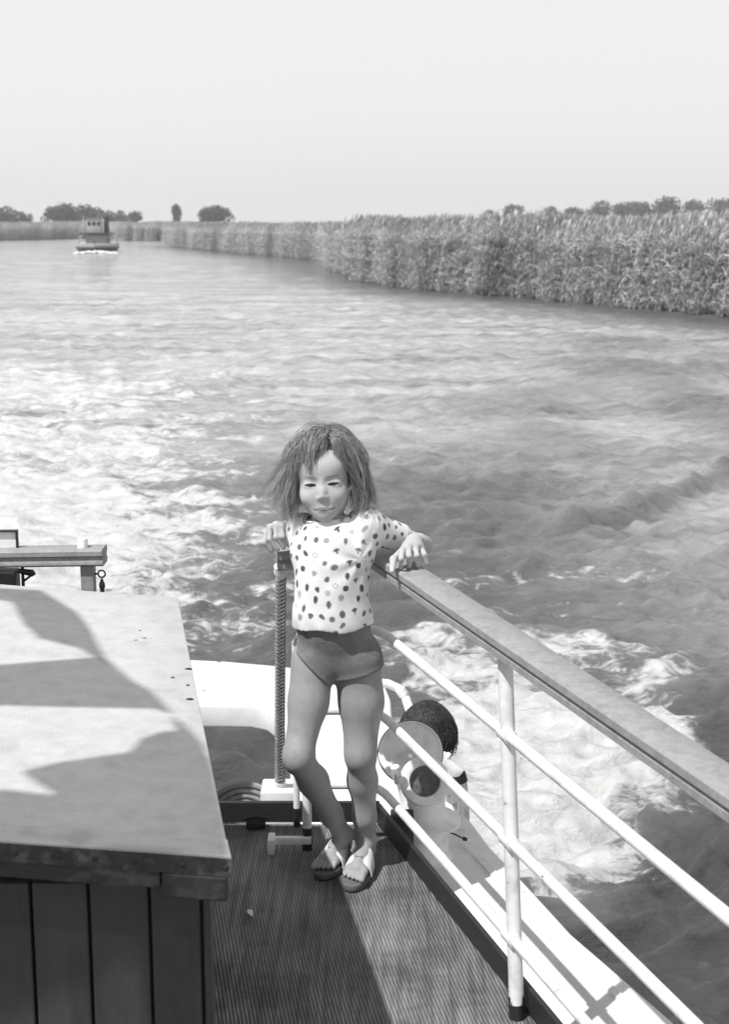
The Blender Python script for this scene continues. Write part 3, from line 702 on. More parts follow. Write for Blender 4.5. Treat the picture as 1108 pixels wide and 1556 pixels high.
gl = MB().prism([(-5000, 700), (5000, 400), (5200, 5500), (-5200, 5500)], WZ-.5, WZ+.25).build('land', mat('meadow', .10, .9, .3, .05), smooth=False); gl['kind'] = 'structure'

def reed_mat(name, base):
    m = bpy.data.materials.new(name); m.use_nodes = True; N = m.node_tree.nodes; L = m.node_tree.links; b = N['Principled BSDF']
    at = N.new('ShaderNodeAttribute'); at.attribute_name = 'shade'; oi = N.new('ShaderNodeObjectInfo')
    q = N.new('ShaderNodeMath'); q.operation = 'MULTIPLY'; q.inputs[1].default_value = base; L.new(at.outputs['Fac'], q.inputs[0])
    r_ = N.new('ShaderNodeMapRange'); r_.inputs[3].default_value = .65; r_.inputs[4].default_value = 1.35; L.new(oi.outputs['Random'], r_.inputs[0])
    q2 = N.new('ShaderNodeMath'); q2.operation = 'MULTIPLY'; L.new(q.outputs[0], q2.inputs[0]); L.new(r_.outputs[0], q2.inputs[1])
    c = N.new('ShaderNodeCombineColor')
    for i in range(3): L.new(q2.outputs[0], c.inputs[i])
    d = N.new('ShaderNodeBsdfDiffuse'); t = N.new('ShaderNodeBsdfTranslucent'); L.new(c.outputs[0], d.inputs[0]); L.new(c.outputs[0], t.inputs[0])
    gls = N.new('ShaderNodeBsdfGlossy'); gls.inputs['Roughness'].default_value = .4; gls.inputs[0].default_value = (.6, .6, .6, 1)
    mx = N.new('ShaderNodeMixShader'); mx.inputs[0].default_value = .38; L.new(d.outputs[0], mx.inputs[1]); L.new(t.outputs[0], mx.inputs[2])
    mg = N.new('ShaderNodeMixShader'); mg.inputs[0].default_value = .07; L.new(mx.outputs[0], mg.inputs[1]); L.new(gls.outputs[0], mg.inputs[2])
    L.new(mg.outputs[0], N['Material Output'].inputs['Surface']); return m
m_reed = reed_mat('reed_leaves', .56)
def reed_clump(seed, nst=50, lw=.023):
    r = np.random.default_rng(seed); V = []; Q = []; A = []
    def strip(pts, ws, side, sh):
        k = len(V)
        for p, w in zip(pts, ws): V.append(p-side*w); V.append(p+side*w); A.extend([sh, sh])
        for i in range(len(pts)-1): Q.append((k+2*i, k+2*i+1, k+2*i+3, k+2*i+2))
    for s_ in range(nst):
        p0 = np.array([r.uniform(-.6, .6), r.uniform(-.6, .6), -.1]); H = r.uniform(2.2, 2.78); lean = np.array([r.normal(.10, .13), r.normal(0, .12), 0])
        az = r.uniform(0, 6.28); sd = np.array([math.cos(az), math.sin(az), 0]); base = r.uniform(.7, 1.3)
        P = [p0+np.array([0, 0, H*t])+lean*H*t*t for t in (0, .5, 1)]
        strip(P, [.007, .006, .004], sd, base*.55)  # stems coloured darker for the shadow low in the reeds
        nl_ = r.integers(12, 17)
        for j in range(nl_):
            t = r.uniform(.02, .96); q = p0+np.array([0, 0, H*t])+lean*H*t*t; a = r.uniform(0, 6.28)
            u = np.array([math.cos(a)+.35, math.sin(a), 0]); u /= np.linalg.norm(u); ln = r.uniform(.28, .55)*1.0
            sid = np.array([-u[1], u[0], 0]); sid = sid+np.array([0, 0, r.normal(0, .5)]); sid /= np.linalg.norm(sid)
            upk = r.uniform(.3, 1.1); pts = [q, q+u*ln*.4+np.array([0,0,ln*.4*upk]), q+u*ln*.75+np.array([0,0,ln*(.55*upk-.05)]), q+u*ln*1.0+np.array([0,0,ln*(.5*upk-.3)])]
            strip(pts, [lw*.35, lw*.5, lw*.38, .002], sid, base*r.uniform(.6, 1.4))
        if r.random() < .7:
            q = P[-1]; pts = [q, q+np.array([.03, 0, .12]), q+np.array([.09, 0, .24])]; strip(pts, [.012, .035, .01], sd, .75*base)
    return np.array(V), np.array(Q), np.array(A)
pc_ = bpy.data.collections.new('reed_sources')
for k in range(5):
    v, q, a_ = reed_clump(50+k); o = npmesh('reed_clump', v, q, m_reed, attrs={'shade': a_}, smooth=False); C.objects.unlink(o); pc_.objects.link(o)
def reed_bed(name, edge, depth_front, sp, label, inland=None, seed=1, far_depth=20, far_sp=2.0, hs=1.0, jag=.5, side=1):
    r = np.random.default_rng(seed); pts = []; 
    for (a, b) in zip(edge[:-1], edge[1:]):
        a = np.array(a); b = np.array(b); L_ = np.linalg.norm(b-a); t = (b-a)/L_; nrm = np.array([t[1], -t[0]])*side
        dist = 0.
        s_ = sp*(1 if min(np.hypot(*a), np.hypot(*b)) < 90 else 1.35)
        d = 0
        while d < depth_front+far_depth:
            stp = s_ if d < depth_front else far_sp*s_; x = r.uniform(0, stp)
            while x < L_:
                jx = jag*(vnoise(np.array((a+t*x)[0]*.45), np.array((a+t*x)[1]*.45), 77)-.3)*2
                p = a+t*(x+r.normal(0, .15))+nrm*(d+jx+r.normal(0, .15)+.35); pts.append((p[0], p[1], WZ+.02)); x += stp*r.uniform(.8, 1.2)
            d += stp*.85
    pts = np.array(pts); me = bpy.data.meshes.new(name); me.vertices.add(len(pts)); me.vertices.foreach_set('co', pts.astype(np.float32).ravel())
    hv = hs*(.93+.13*vnoise(pts[:, 0]*.35, pts[:, 1]*.35, 31)+.08*r.random(len(pts)))
    for nm, arr in (('rot', r.uniform(-.9, .9, len(pts))), ('scl', hv)):
        at = me.attributes.new(nm, 'FLOAT', 'POINT'); at.data.foreach_set('value', arr.astype(np.float32))
    at = me.attributes.new('pick', 'INT', 'POINT'); at.data.foreach_set('value', r.integers(0, 5, len(pts)).astype(np.int32))
    me.update(); o = link(name, me, m_reed); tag(o, label, 'reeds', kind='stuff')
    g = bpy.data.node_groups.new(name+'_scatter', 'GeometryNodeTree')
    g.interface.new_socket('Geometry', in_out='INPUT', socket_type='NodeSocketGeometry'); g.interface.new_socket('Geometry', in_out='OUTPUT', socket_type='NodeSocketGeometry')
    gi = g.nodes.new('NodeGroupInput'); go = g.nodes.new('NodeGroupOutput'); ip = g.nodes.new('GeometryNodeInstanceOnPoints'); ci = g.nodes.new('GeometryNodeCollectionInfo')
    ci.inputs['Collection'].default_value = pc_; ci.inputs['Separate Children'].default_value = True; ci.inputs['Reset Children'].default_value = True
    ip.inputs['Pick Instance'].default_value = True
    def attr(nm, ty):
        a = g.nodes.new('GeometryNodeInputNamedAttribute'); a.data_type = ty; a.inputs['Name'].default_value = nm; return a
    cx = g.nodes.new('ShaderNodeCombineXYZ'); ra = attr('rot', 'FLOAT'); g.links.new(ra.outputs['Attribute'], cx.inputs[2])
    sa = attr('scl', 'FLOAT'); pa = attr('pick', 'INT')
    g.links.new(gi.outputs[0], ip.inputs['Points']); g.links.new(ci.outputs[0], ip.inputs['Instance']); g.links.new(pa.outputs['Attribute'], ip.inputs['Instance Index'])
    g.links.new(cx.outputs[0], ip.inputs['Rotation']); g.links.new(sa.outputs['Attribute'], ip.inputs['Scale']); g.links.new(ip.outputs[0], go.inputs[0])
    md = o.modifiers.new('scatter', 'NODES'); md.node_group = g
    return o
reed_bed('reeds', edgeR[:11], 3.2, .62, 'dense tall reed bed on the near right bank', far_depth=28, far_sp=2.6, seed=3)
reed_bed('reeds', edgeR[10:], 3.5, .75, 'receding line of reeds past the bend in the right bank', far_depth=20, far_sp=3, seed=4, hs=.90)
reed_bed('reeds', [bw3[0], bw3[1], bw3[2]], 5, .8, 'rounded clump of reeds at the tip of the right bank beside the channel', far_depth=6, far_sp=2, seed=5, side=1, hs=.95)
reed_bed('reeds', edgeL, 4, 1.0, 'low dark line of reeds along the far left bank', far_depth=12, far_sp=2.5, seed=6, side=-1, hs=.95)

# ============================================================ TREES
m_leaf = reed_mat('tree_leaves', .085); m_bark = mat('bark', .10, .9, .3, 5)
def tree(px, pyb, D, w, h, label, seed, lobes=7, trunk=.25, group='trees on the horizon'):
    """w,h crown size in metres; D distance; base on the ground"""
    r = np.random.default_rng(seed); a = (px-554)/F; x = a*D; root = Vector((x, D, WZ+.25))
    t = empty('broadleaf_tree', label, 'tree', root, group)
    H = h; V = []; Q = []; A = []
    th_ = H*trunk
    tb = MB(); tb.tube([(0,0,0), (0.1,0,th_), (0,.1,H*.7)], [H*.035, H*.026, H*.01], 8)
    for k in range(6):
        az = r.uniform(0, 6.28); z0 = r.uniform(th_*.8, H*.55); tb.tube([(0.05,0,z0), (w*.2*math.cos(az), w*.2*math.sin(az), z0+H*.12), (w*.36*math.cos(az), w*.36*math.sin(az), z0+H*.28)], [H*.014, H*.009, H*.004], 6)
    tk = tb.build('trunk', m_bark, t)
    for k in range(lobes):
        u = r.uniform(-1, 1); az = r.uniform(0, 6.28); rr = r.uniform(0, .34)*w
        c = np.array([rr*math.cos(az), rr*math.sin(az)*.8, th_+(H-th_)*(.5+.30*r.uniform(-1, 1)*(1-rr/w))])
        if k == 0: c = np.array([0, 0, th_+(H-th_)*.66])
        R_ = np.array([w*.26, w*.24, (H-th_)*.30])*r.uniform(.75, 1.15)
        nq = 210
        for _ in range(nq):
            d = r.normal(size=3); d /= np.linalg.norm(d); p = c+d*R_*r.uniform(.55, 1.12)
            s_ = r.uniform(.016, .034)*(w+h)*.8; e1 = r.normal(size=3); e1 /= np.linalg.norm(e1); e2 = np.cross(e1, r.normal(size=3)); e2 /= np.linalg.norm(e2)
            k0 = len(V); V += [p-e1*s_, p-e2*s_*.6, p+e1*s_, p+e2*s_*.6]; Q.append((k0, k0+1, k0+2, k0+3)); A += [r.uniform(.6, 1.5)]*4
    npmesh('crown', np.array(V), np.array(Q), m_leaf, t, {'shade': np.array(A)}, smooth=False)
    return t
TR = [ # px of centre, distance, crown width, height, label
 (8, 330, 9, 6.2, 'rounded dark tree at the very left edge of the horizon'),
 (38, 340, 7, 5.2, 'small low tree right of the leftmost one on the horizon'),
 (92, 320, 8, 6.0, 'pale round tree just left of the tugboat'),
 (112, 318, 8, 6.8, 'darkest tree beside the tugboat\'s mast'),
 (136, 325, 9, 6.8, 'tree standing behind the tugboat\'s wheelhouse'),
 (172, 330, 5, 5.4, 'narrow pointed tree just right of the tugboat'),
 (190, 335, 5, 5.2, 'low pointed tree second to the right of the tugboat'),
 (212, 330, 6, 4.8, 'little round bush tree above the tip of the reeds'),
 (273, 340, 3.6, 6.6, 'lone small round tree sticking up above the reeds'),
 (318, 330, 7, 6.4, 'left half of the domed pair of trees above the reeds'),
 (336, 334, 7, 6.6, 'right half of the domed pair of trees above the reeds'),
 (738, 420, 5, 6.2, 'tiny tree barely showing over the right reed bed'),
 (772, 400, 8, 7.6, 'small dark round tree over the middle of the right reed bed'),
 (832, 420, 9, 7.6, 'leftmost tree of the distant row over the right reeds'),
 (866, 430, 9, 7.2, 'pale low tree second in the distant row over the right reeds'),
 (905, 430, 10, 8.6, 'third tree in the distant row over the right reeds'),
 (938, 425, 9, 8.2, 'fourth tree in the distant row over the right reeds'),
 (966, 420, 11, 9.0, 'pair of crowns seen as one, fifth in the distant row'),
 (1000, 425, 11, 9.8, 'tallest tree in the distant row over the right reeds'),
 (1040, 430, 11, 8.8, 'broad tree near the right end of the distant row'),
 (1090, 425, 11, 9.2, 'distant tree at the right edge of the photograph'),
 (1180, 425, 12, 12, 'distant tree beyond the right edge')]
for i, (px, D, w_, h_, lab) in enumerate(TR[:-1]): tree(px, 0, D, w_, h_, lab, 500+i)

# ============================================================ TUGBOAT
tb0 = Pz(148, 383, WZ); k_ = tb0.y/F*1.0
m_tw = mat('tug_white_paint', .45, .5, .08, 1); m_td = mat('tug_dark_hull', .03, .5, .3, 1); m_tg = mat('tug_grey_paint', .22, .6, .2, 1); m_tgl = mat('tug_window_glass', .03, .15)
tg = empty('tugboat', 'small white tugboat with dark belting coming up the channel, bow wave at its stem', 'tugboat', (tb0.x, tb0.y, WZ), rz=R(7)); tg.scale = (.88, .88, .88)
def hull_sec(z, f):   # half outline at height z: bow towards -y
    out = []
    B = 2.15*f
    for i in range(13):
        t = i/12; y = -5.2*f+ (10.5)*t; wdt = B*min(1, (1-(1-min(t/.42, 1))**2.2)**.6)*(1-.18*max(0, (t-.75)/.25)**2); out.append((wdt, y))
    return out
def hull(zs_, fs_):
    m_ = MB(); rings = []
    for z, f in zip(zs_, fs_):
        h = hull_sec(z, f); ring = [(a, b, z) for a, b in h]+[(-a, b, z) for a, b in h[::-1]]; rings.append(ring)
    n_ = len(rings[0]); vs = [v for r_ in rings for v in r_]; fs = []
    for i in range(len(rings)-1):
        for j in range(n_): fs.append((i*n_+j, i*n_+(j+1)%n_, (i+1)*n_+(j+1)%n_, (i+1)*n_+j))
    fs.append(tuple(range(n_))[::-1]); fs.append(tuple(range((len(rings)-1)*n_, len(rings)*n_))); return m_.add(vs, fs)
hull([-.4, .2, .42], [.86, .95, 1.0]).build('hull', m_td, tg)
hull([.42, .9], [1.0, 1.03]).build('bulwark', m_tw, tg)
hull([.42, .58], [1.035, 1.035]).build('belting', m_td, tg)
MB().box((0, 1.2, 1.35), (2.3, 5.2, .95)).build('deckhouse', m_tg, tg, bevel=.08)
MB().box((0, 1.0, 1.95), (3.4, 5.4, .16)).build('boat_deck', m_td, tg, bevel=.04)
wh = MB().box((-.25, .2, 2.75), (1.55, 1.7, 1.5)).build('wheelhouse', m_tw, tg, bevel=.06)
MB().box((-.25, .2, 3.54), (1.75, 1.9, .08)).build('roof', m_tg, wh, bevel=.02)
for dx in (-.5, 0, .5): MB().box((-.25+dx, -.66, 3.0), (.36, .04, .42)).build('window', m_tgl, wh)
MB().lathe([(.30, 2.0), (.27, 3.6), (.30, 3.62), (.30, 3.75)], Matrix.Translation((.95, 1.6, 0)), 18).build('funnel', m_td, tg)
MB().tube([(-1.35, -.3, 1.9), (-1.35, -.3, 3.9)], [.06, .035], 8).tube([(-1.6, -.3, 3.3), (-1.1, -.3, 3.3)], .03, 6).build('mast', m_tw, tg)
MB().tube([(0, -4.6, .8), (0, -4.7, 1.25)], .05, 8).build('bow_post', m_td, tg)
for dx in (-1, 1): torus((dx*1.55, -.6, 1.5), .22, .06).build('lifebuoy', m_tw, tg)
for dx in (-1, 1): MB().tube([(dx*1.9, -1.5, .7), (dx*1.95, -1.5, 1.35)], .14, 10).build('vent_cowl', m_tw, tg)
# foam at its bow
fb = MB(); r_ = random.Random(4); vs = []
vv = []; qq = []
for k in range(70):
    u = r_.uniform(-1, 1); p = Vector((tb0.x+.9+u*1.9, tb0.y-5.6-r_.uniform(-.6, 1.2), WZ+.02+ .22*(1-abs(u))*r_.random())); rr = r_.uniform(.1, .26)
    fb.lathe([(.001, -rr*.5), (rr*.8, -rr*.25), (rr, 0), (rr*.7, rr*.3), (.001, rr*.45)], Matrix.Translation(p), 8)
tag(fb.build('bow_wave', mat('foam', .8, .8)), 'white foam of the bow wave under the tugboat\'s stem', 'foam', kind='stuff')
# ============================================================ THE GIRL
def skinmat(name, base): 
    m = mat(name, base, .58, .05, 30, .10, 300, attr='shade', spec=.22, sss=.12); return m
m_skin = skinmat('skin', .47)
A3 = lambda v: np.array(v, float)
def P_(px, py, Y): return A3(Py(px, py, Y))
# joints
neckB = P_(501, 794, 3.245); neckT = P_(494, 768, 3.225)
shL = P_(556, 800, 3.235); shR = P_(462, 806, 3.265)
chest = P_(505, 850, 3.215); belly = P_(503, 915, 3.205); pelv = P_(511, 978, 3.225)
hipR = P_(476, 1003, 3.215); hipL = P_(543, 1003, 3.225)
knR = P_(453, 1150, 3.142); anR = P_(521, 1268, 3.268)
knL = P_(548, 1146, 3.203); anL = P_(557, 1276, 3.262)
elL = P_(642, 829, 3.36); wrL = P_(629, 822, 3.235)
elR = P_(478, 836, 3.405); wrR = P_(437, 803, 3.345)
def rotm(yaw=0, pitch=0, roll=0):
    return np.array((Matrix.Rotation(R(yaw), 3, 'Z') @ Matrix.Rotation(R(pitch), 3, 'X') @ Matrix.Rotation(R(roll), 3, 'Y')))
Rt = rotm(2, 0, 1.5)
def torso(G, g=0, k=.03, full=True):
    G.ell(chest, (.079, .056, .100), Rt, k, grow=g)
    G.ell(belly, (.077, .057, .105), Rt, k, grow=g)
    G.ell(P_(507, 950, 3.215), (.077, .058, .060), Rt, k, grow=g)
    G.cap(shL, P_(520, 812, 3.235), .030, .040, .03, grow=g); G.cap(shR, P_(490, 814, 3.24), .028, .040, .03, grow=g)
    G.cap(P_(474, 835, 3.23), P_(536, 835, 3.225), .042, .044, .02, grow=g)
def pelvis(G, g=0, k=.025):
    G.ell(pelv, (.082, .060, .052), Rt, k, grow=g)
    G.ell(P_(514, 1003, 3.225), (.074, .052, .044), Rt, k, grow=g)
    G.cap(P_(486, 990, 3.255), P_(540, 990, 3.26), .042, .044, .02, grow=g)
def thighs(G, g=0, k=.02):
    m1 = hipR*.55+knR*.45+A3((.004, .008, 0)); G.chain([hipR, m1, knR], [.053, .046, .0325], k, grow=g)
    m2 = hipL*.55+knL*.45+A3((.006, .006, 0)); G.chain([hipL, m2, knL], [.057, .052, .0360], k, grow=g)
h_ = .0026
lo = A3((-.25, 3.02, -.0)); hi = A3((.21, 3.50, 1.16))
hc = P_(492, 717, 3.238)
G = Grid(lo, hi, h_, (hc+A3((-.085, -.105, -.118)), hc+A3((.085, .03, .06)), .0013)); torso(G); pelvis(G); thighs(G)
# lower legs with kneecap and calf
for kn, an, sgn in ((knR, anR, -1), (knL, anL, 1)):
    ax_ = (an-kn); c1 = kn+ax_*.32+A3((0, .011, 0)); c2 = kn+ax_*.72
    G.chain([kn, c1, c2, an], [.0325, .0345, .0265, .0215], .022)
    G.ell(kn+A3((0, -.008, .002)), (.022, .024, .032), None, .03)
    G.ell(an+A3((sgn*.012, .0, .004)), (.011, .012, .013), None, .010); G.ell(an+A3((-sgn*.014, -.002, .006)), (.010, .012, .013), None, .010)
# neck
G.cap(neckB+A3((0, .006, -.02)), neckT+A3((0, .012, .03)), .034, .031, .018)
# arms
uL = shL*.5+elL*.5+A3((0, 0, .004)); G.chain([shL, uL, elL], [.030, .0265, .0225], .018)
fL = elL*.55+wrL*.45; G.chain([elL, fL, wrL], [.0230, .0225, .0150], .012)
uR = shR*.5+elR*.5; G.chain([shR, uR, elR], [.028, .024, .021], .018)
fR = elR*.5+wrR*.5; G.chain([elR, fR, wrR], [.0225, .020, .0142], .012)
# her left hand, lying over the wooden rail
kz = [.823, .826, .825, .820]
kn_ = [A3(Pz(x, y, z)) for (x, y), z in zip(((611, 838), (621, 833), (631, 831), (640, 832)), kz)]
md_ = [A3(Pz(x, y, z)) for (x, y), z in zip(((610, 849), (622, 845), (634, 844), (645, 843)), (.812, .815, .814, .809))]
tp_ = [A3(Pz(x, y, z)) for (x, y), z in zip(((609, 862), (622, 860), (635, 859), (649, 856)), (.7885, .7885, .7885, .7885))]
pb = wrL+A3((0, 0, 0))
for i in range(4):
    G.cap(pb+(kn_[i]-pb)*.15, kn_[i], .0130, .0082, .012)
G.ell((wrL+kn_[1]+kn_[2])/3+A3((0,0,-.001)), (.021, .016, .012), None, .012)
for i in range(4): G.chain([kn_[i], md_[i], tp_[i]], [.0074, .0066, .0056], .0035)
th0 = wrL+(kn_[0]-wrL)*.35+A3((-.006, -.002, -.004)); th1 = A3(Pz(598, 850, .806)); th2 = A3(Pz(596, 868, .786))
G.chain([th0, th1, th2], [.0100, .0080, .0062], .006)
# her right hand, closed over the rail end
kr = [P_(x, y, 3.318) for x, y in ((405, 806), (411, 799), (420, 796), (429, 797))]
kr = [P_(406, 809, 3.325), P_(411, 801, 3.315), P_(419, 797, 3.305), P_(428, 798, 3.300)]
mr_ = [P_(402, 824, 3.315), P_(410, 819, 3.303), P_(420, 816, 3.293), P_(430, 815, 3.290)]
tr_ = [P_(413, 837, 3.318), P_(422, 835, 3.305), P_(431, 832, 3.297), P_(440, 829, 3.296)]
for i in range(4):
    G.cap(wrR+(kr[i]-wrR)*.15, kr[i], .0125, .0085, .012)
    G.chain([kr[i], mr_[i], tr_[i]], [.0076, .0068, .0056], .0035)
G.chain([wrR+A3((0, -.004, 0)), P_(440, 806, 3.315), P_(444, 818, 3.300)], [.010, .0078, .0062], .006)
# feet
def foot(an, heel, toe, side, sgn):
    heel = A3(heel); toe = A3(toe); u = toe-heel; u[2] = 0; Lf = np.linalg.norm(u); u /= Lf; v = np.array([-u[1], u[0], 0])
    zb = .0195
    H = heel+u*.022; H[2] = zb+.021
    G.ell(H, (.021, .024, .023), None, .012); G.cap(an, H+A3((0,0,.012)), .0200, .018, .014)
    ins = heel+u*(Lf*.45); ins[2] = zb+.026; G.cap(an+u*.006+A3((0,0,-.008)), ins, .0195, .0175, .016)
    ball = heel+u*(Lf*.72); ball[2] = zb+.0135; G.cap(ins, ball, .018, .0135, .014)
    G.cap(ball-v*.016, ball+v*.016, .0125, .0125, .010); G.cap(H, ball, .018, .013, .012)
    for i in range(5):
        s_ = (i-2)*.0108*sgn; b0 = ball+v*s_; ln = (.037, .034, .031, .027, .021)[i]; r_ = (.0080, .0058, .0056, .0054, .0052)[i]
        b0[2] = zb+.011; m0 = b0+u*ln*.62; m0[2] = zb+.0105; t0 = b0+u*ln+v*s_*.06; t0[2] = zb+.006
        G.chain([b0, m0, t0], [r_*1.05, r_, r_*.92], .0035)
    return heel, toe, u, v, Lf, zb
ft = []
ft.append(foot(anR, Pz(527, 1288, .022), Pz(489, 1322, .022), 'R', 1))
ft.append(foot(anL, Pz(561, 1296, .022), Pz(534, 1340, .022), 'L', -1))
# head
Rh = rotm(-3, -2, -4)
def hp3(x, y, z): return hc+Rh@A3((x, y, z))
def he(x, y, z, r, k=.01, mode='add', M=None): G.ell(hp3(x, y, z), r, Rh if M is None else Rh@M, k, mode)
he(0, .022, .022, (.069, .084, .076), .02)
he(0, -.012, -.030, (.0575, .062, .070), .025)
for s in (-1, 1):
    he(s*.027, -.044, -.048, (.025, .026, .024), .018)
    he(s*.028, -.014, -.068, (.019, .030, .020), .018)
he(0, -.040, -.086, (.026, .026, .019), .016)
he(0, -.052, -.098, (.013, .012, .009), .008)
he(0, -.040, .018, (.052, .034, .034), .02)                       # forehead
G.chain([hp3(0, -.065, -.012), hp3(0, -.0725, -.034), hp3(0, -.0768, -.0455)], [.0060, .0052, .0062], .011)
for s in (-1, 1): he(s*.0074, -.0725, -.0488, (.0050, .0062, .0046), .006)
for s in (-1, 1): he(s*.0044, -.0790, -.0545, (.0024, .0034, .0024), .0015, 'sub')
for s in (-1, 1):
    he(s*.0265, -.0775, -.0135, (.0165, .0080, .0060), .010, 'sub')
    he(s*.0265, -.0580, -.0215, (.0145, .0100, .0080), .008)
    he(s*.0265, -.0705, -.0203, (.0138, .0062, .0030), .0015, 'sub') # the slit of the eye
he(0, -.0560, -.0760, (.0240, .0120, .0200), .020)
for s in (-1, 1):
    he(s*.0665, .010, -.026, (.0065, .0150, .0210), .006); he(s*.0720, .006, -.024, (.0040, .0080, .0120), .003, 'sub')
G.sm = 1; G.soft = lambda V: np.clip((.72-V[:, 2])/.04, 0, 1)*np.clip((V[:, 2]-.10)/.05, 0, 1)
Vg, Qg = G.mesh()
# lips, lashes, brows, irises, plus shade painted into mouth line, eye slits and nostrils
loc = (Vg-hc)@Rh; sh = np.ones(len(Vg))
def paint(c, r, val, p=2.0):
    d = (((loc-A3(c))/A3(r))**2).sum(1); w = np.clip(1.25-d, 0, 1); global sh; sh = sh*(1-w)+sh*val*w
paint((0, -.078, -.0745), (.0195, .02, .0038), .52); paint((0, -.078, -.0828), (.0165, .02, .0046), .60); paint((0, -.080, -.0788), (.0150, .02, .0020), .18); paint((-.0165, -.074, -.0768), (.0075, .02, .0019), .2); paint((.0165, -.074, -.0768), (.0075, .02, .0019), .2); paint((-.0225, -.07, -.0745), (.0040, .02, .0020), .3); paint((.0225, -.07, -.0745), (.0040, .02, .0020), .3)
for s in (-1, 1):
    paint((s*.0265, -.0680, -.0196), (.0125, .014, .0046), .08); paint((s*.0345, -.0640, -.0192), (.0070, .014, .0026), .15); paint((s*.0185, -.0690, -.0212), (.0060, .014, .0024), .25); paint((s*.0262, -.0690, -.0212), (.0052, .012, .0036), .12); paint((s*.0262, -.0690, -.0235), (.0140, .012, .0040), .8)
    paint((s*.0215, -.0690, -.0030), (.0095, .016, .0024), .66); paint((s*.0330, -.0640, -.0015), (.0095, .016, .0024), .66); paint((s*.0046, -.0850, -.0555), (.0026, .008, .0022), .4)
sh *= 1-.30*np.clip((.76-Vg[:, 2])/.05, 0, 1)
sh *= 1+np.where(Vg[:, 2] < .74, .24, .06)*(fbm(Vg[:, 0]*70+Vg[:, 1]*50+3, Vg[:, 2]*60, 900, 4)-.5)
# the girl's thighs and shins are suntanned, feet dusty
girl = empty('person', 'little girl in spotted shirt, knit trunks and sandals leaning in the corner of the railing', 'person', (.0, 3.25, 0))
gb = npmesh('body', Vg, Qg, m_skin, attrs={'shade': sh}); rel(gb, girl)
# eyes: small dark wet eyeballs behind the slits
for s in (-1, 1):
    e = MB().lathe([(.0001, -.010), (.007, -.007), (.010, 0), (.007, .007), (.0001, .010)], Matrix.Translation(Vector(hp3(s*.0265, -.0578, -.0206))), 20)
    rel(e.build('eye', mat('eye', .04, .15)), girl)

# ---------------- shirt
Gs = Grid(A3((-.20, 3.08, .50)), A3((.20, 3.44, 1.02)), .0026)
torso(Gs, .0085, .035); 
Gs.ell(P_(505, 945, 3.215), (.0835, .066, .095), Rt, .03)
slL = shL+(elL-shL)*.62; Gs.chain([shL, slL], [.040, .034], .03); slR = shR+(elR-shR)*.6; Gs.chain([shR, slR], [.038, .032], .025)
ax0 = Gs.ax
PX, PY, PZ_ = np.meshgrid(*ax0, indexing='ij')
def f3(x, y, z, sc, sd): return fbm(x*sc+z*sc*.7+50, y*sc+z*sc*.9+50, sd, 3)-.5
# folds: pulled creases radiating from her left armpit, slack at the hem
ap = P_(548, 850, 3.17)
rr_ = np.sqrt((PX-ap[0])**2+(PZ_-ap[2])**2)+1e-4; ang = np.arctan2(PZ_-ap[2], PX-ap[0])
Gs.D += (.0015*np.sin(ang*7+rr_*10)*np.exp(-((rr_-.045)/.05)**2)*(PX < ap[0]+.03)).astype(np.float32)
Gs.D += (.0056*f3(PX, PY, PZ_*.45, 17, 610)+.0030*f3(PX*1.3, PY, PZ_*.5-PX*.6, 44, 640)).astype(np.float32)
Gs.D += (.0018*np.sin(PX*150+PZ_*30+2*np.sin(PZ_*40))*np.exp(-((PZ_-.60)/.05)**2)).astype(np.float32)
hem = P_(503, 950, 3.2)[2]
Din = Gs.D.copy()
cut = np.maximum(Gs.D, (hem+.004*np.sin(PX*55+1)+ .05*(PX-.0)*.25)-PZ_)
nk_ = np.linalg.norm(np.stack([(PX-(neckB[0]+.000))/1.12, (PY-neckB[1]+.004)/1.0, (PZ_-neckB[2]-.006+.10*(PX-neckB[0])*-1.0)/.85], -1), axis=-1)-.050
cut = np.maximum(cut, -nk_)
dL = (elL-shL)/np.linalg.norm(elL-shL); cut = np.maximum(cut, np.where(PX > shL[0]-.0, (PX-slL[0])*dL[0]+(PY-slL[1])*dL[1]+(PZ_-slL[2])*dL[2], -1))
# hollow out so hem, neck and sleeve read as cloth edges
cut = np.maximum(cut, -(Din+.0060)*np.where((PZ_ < hem+.02) | (nk_ < .012), 1, 0)-np.where((PZ_ < hem+.02) | (nk_ < .012), 0, 1))
Gs.D = cut.astype(np.float32)
Vs, Qs = Gs.mesh()
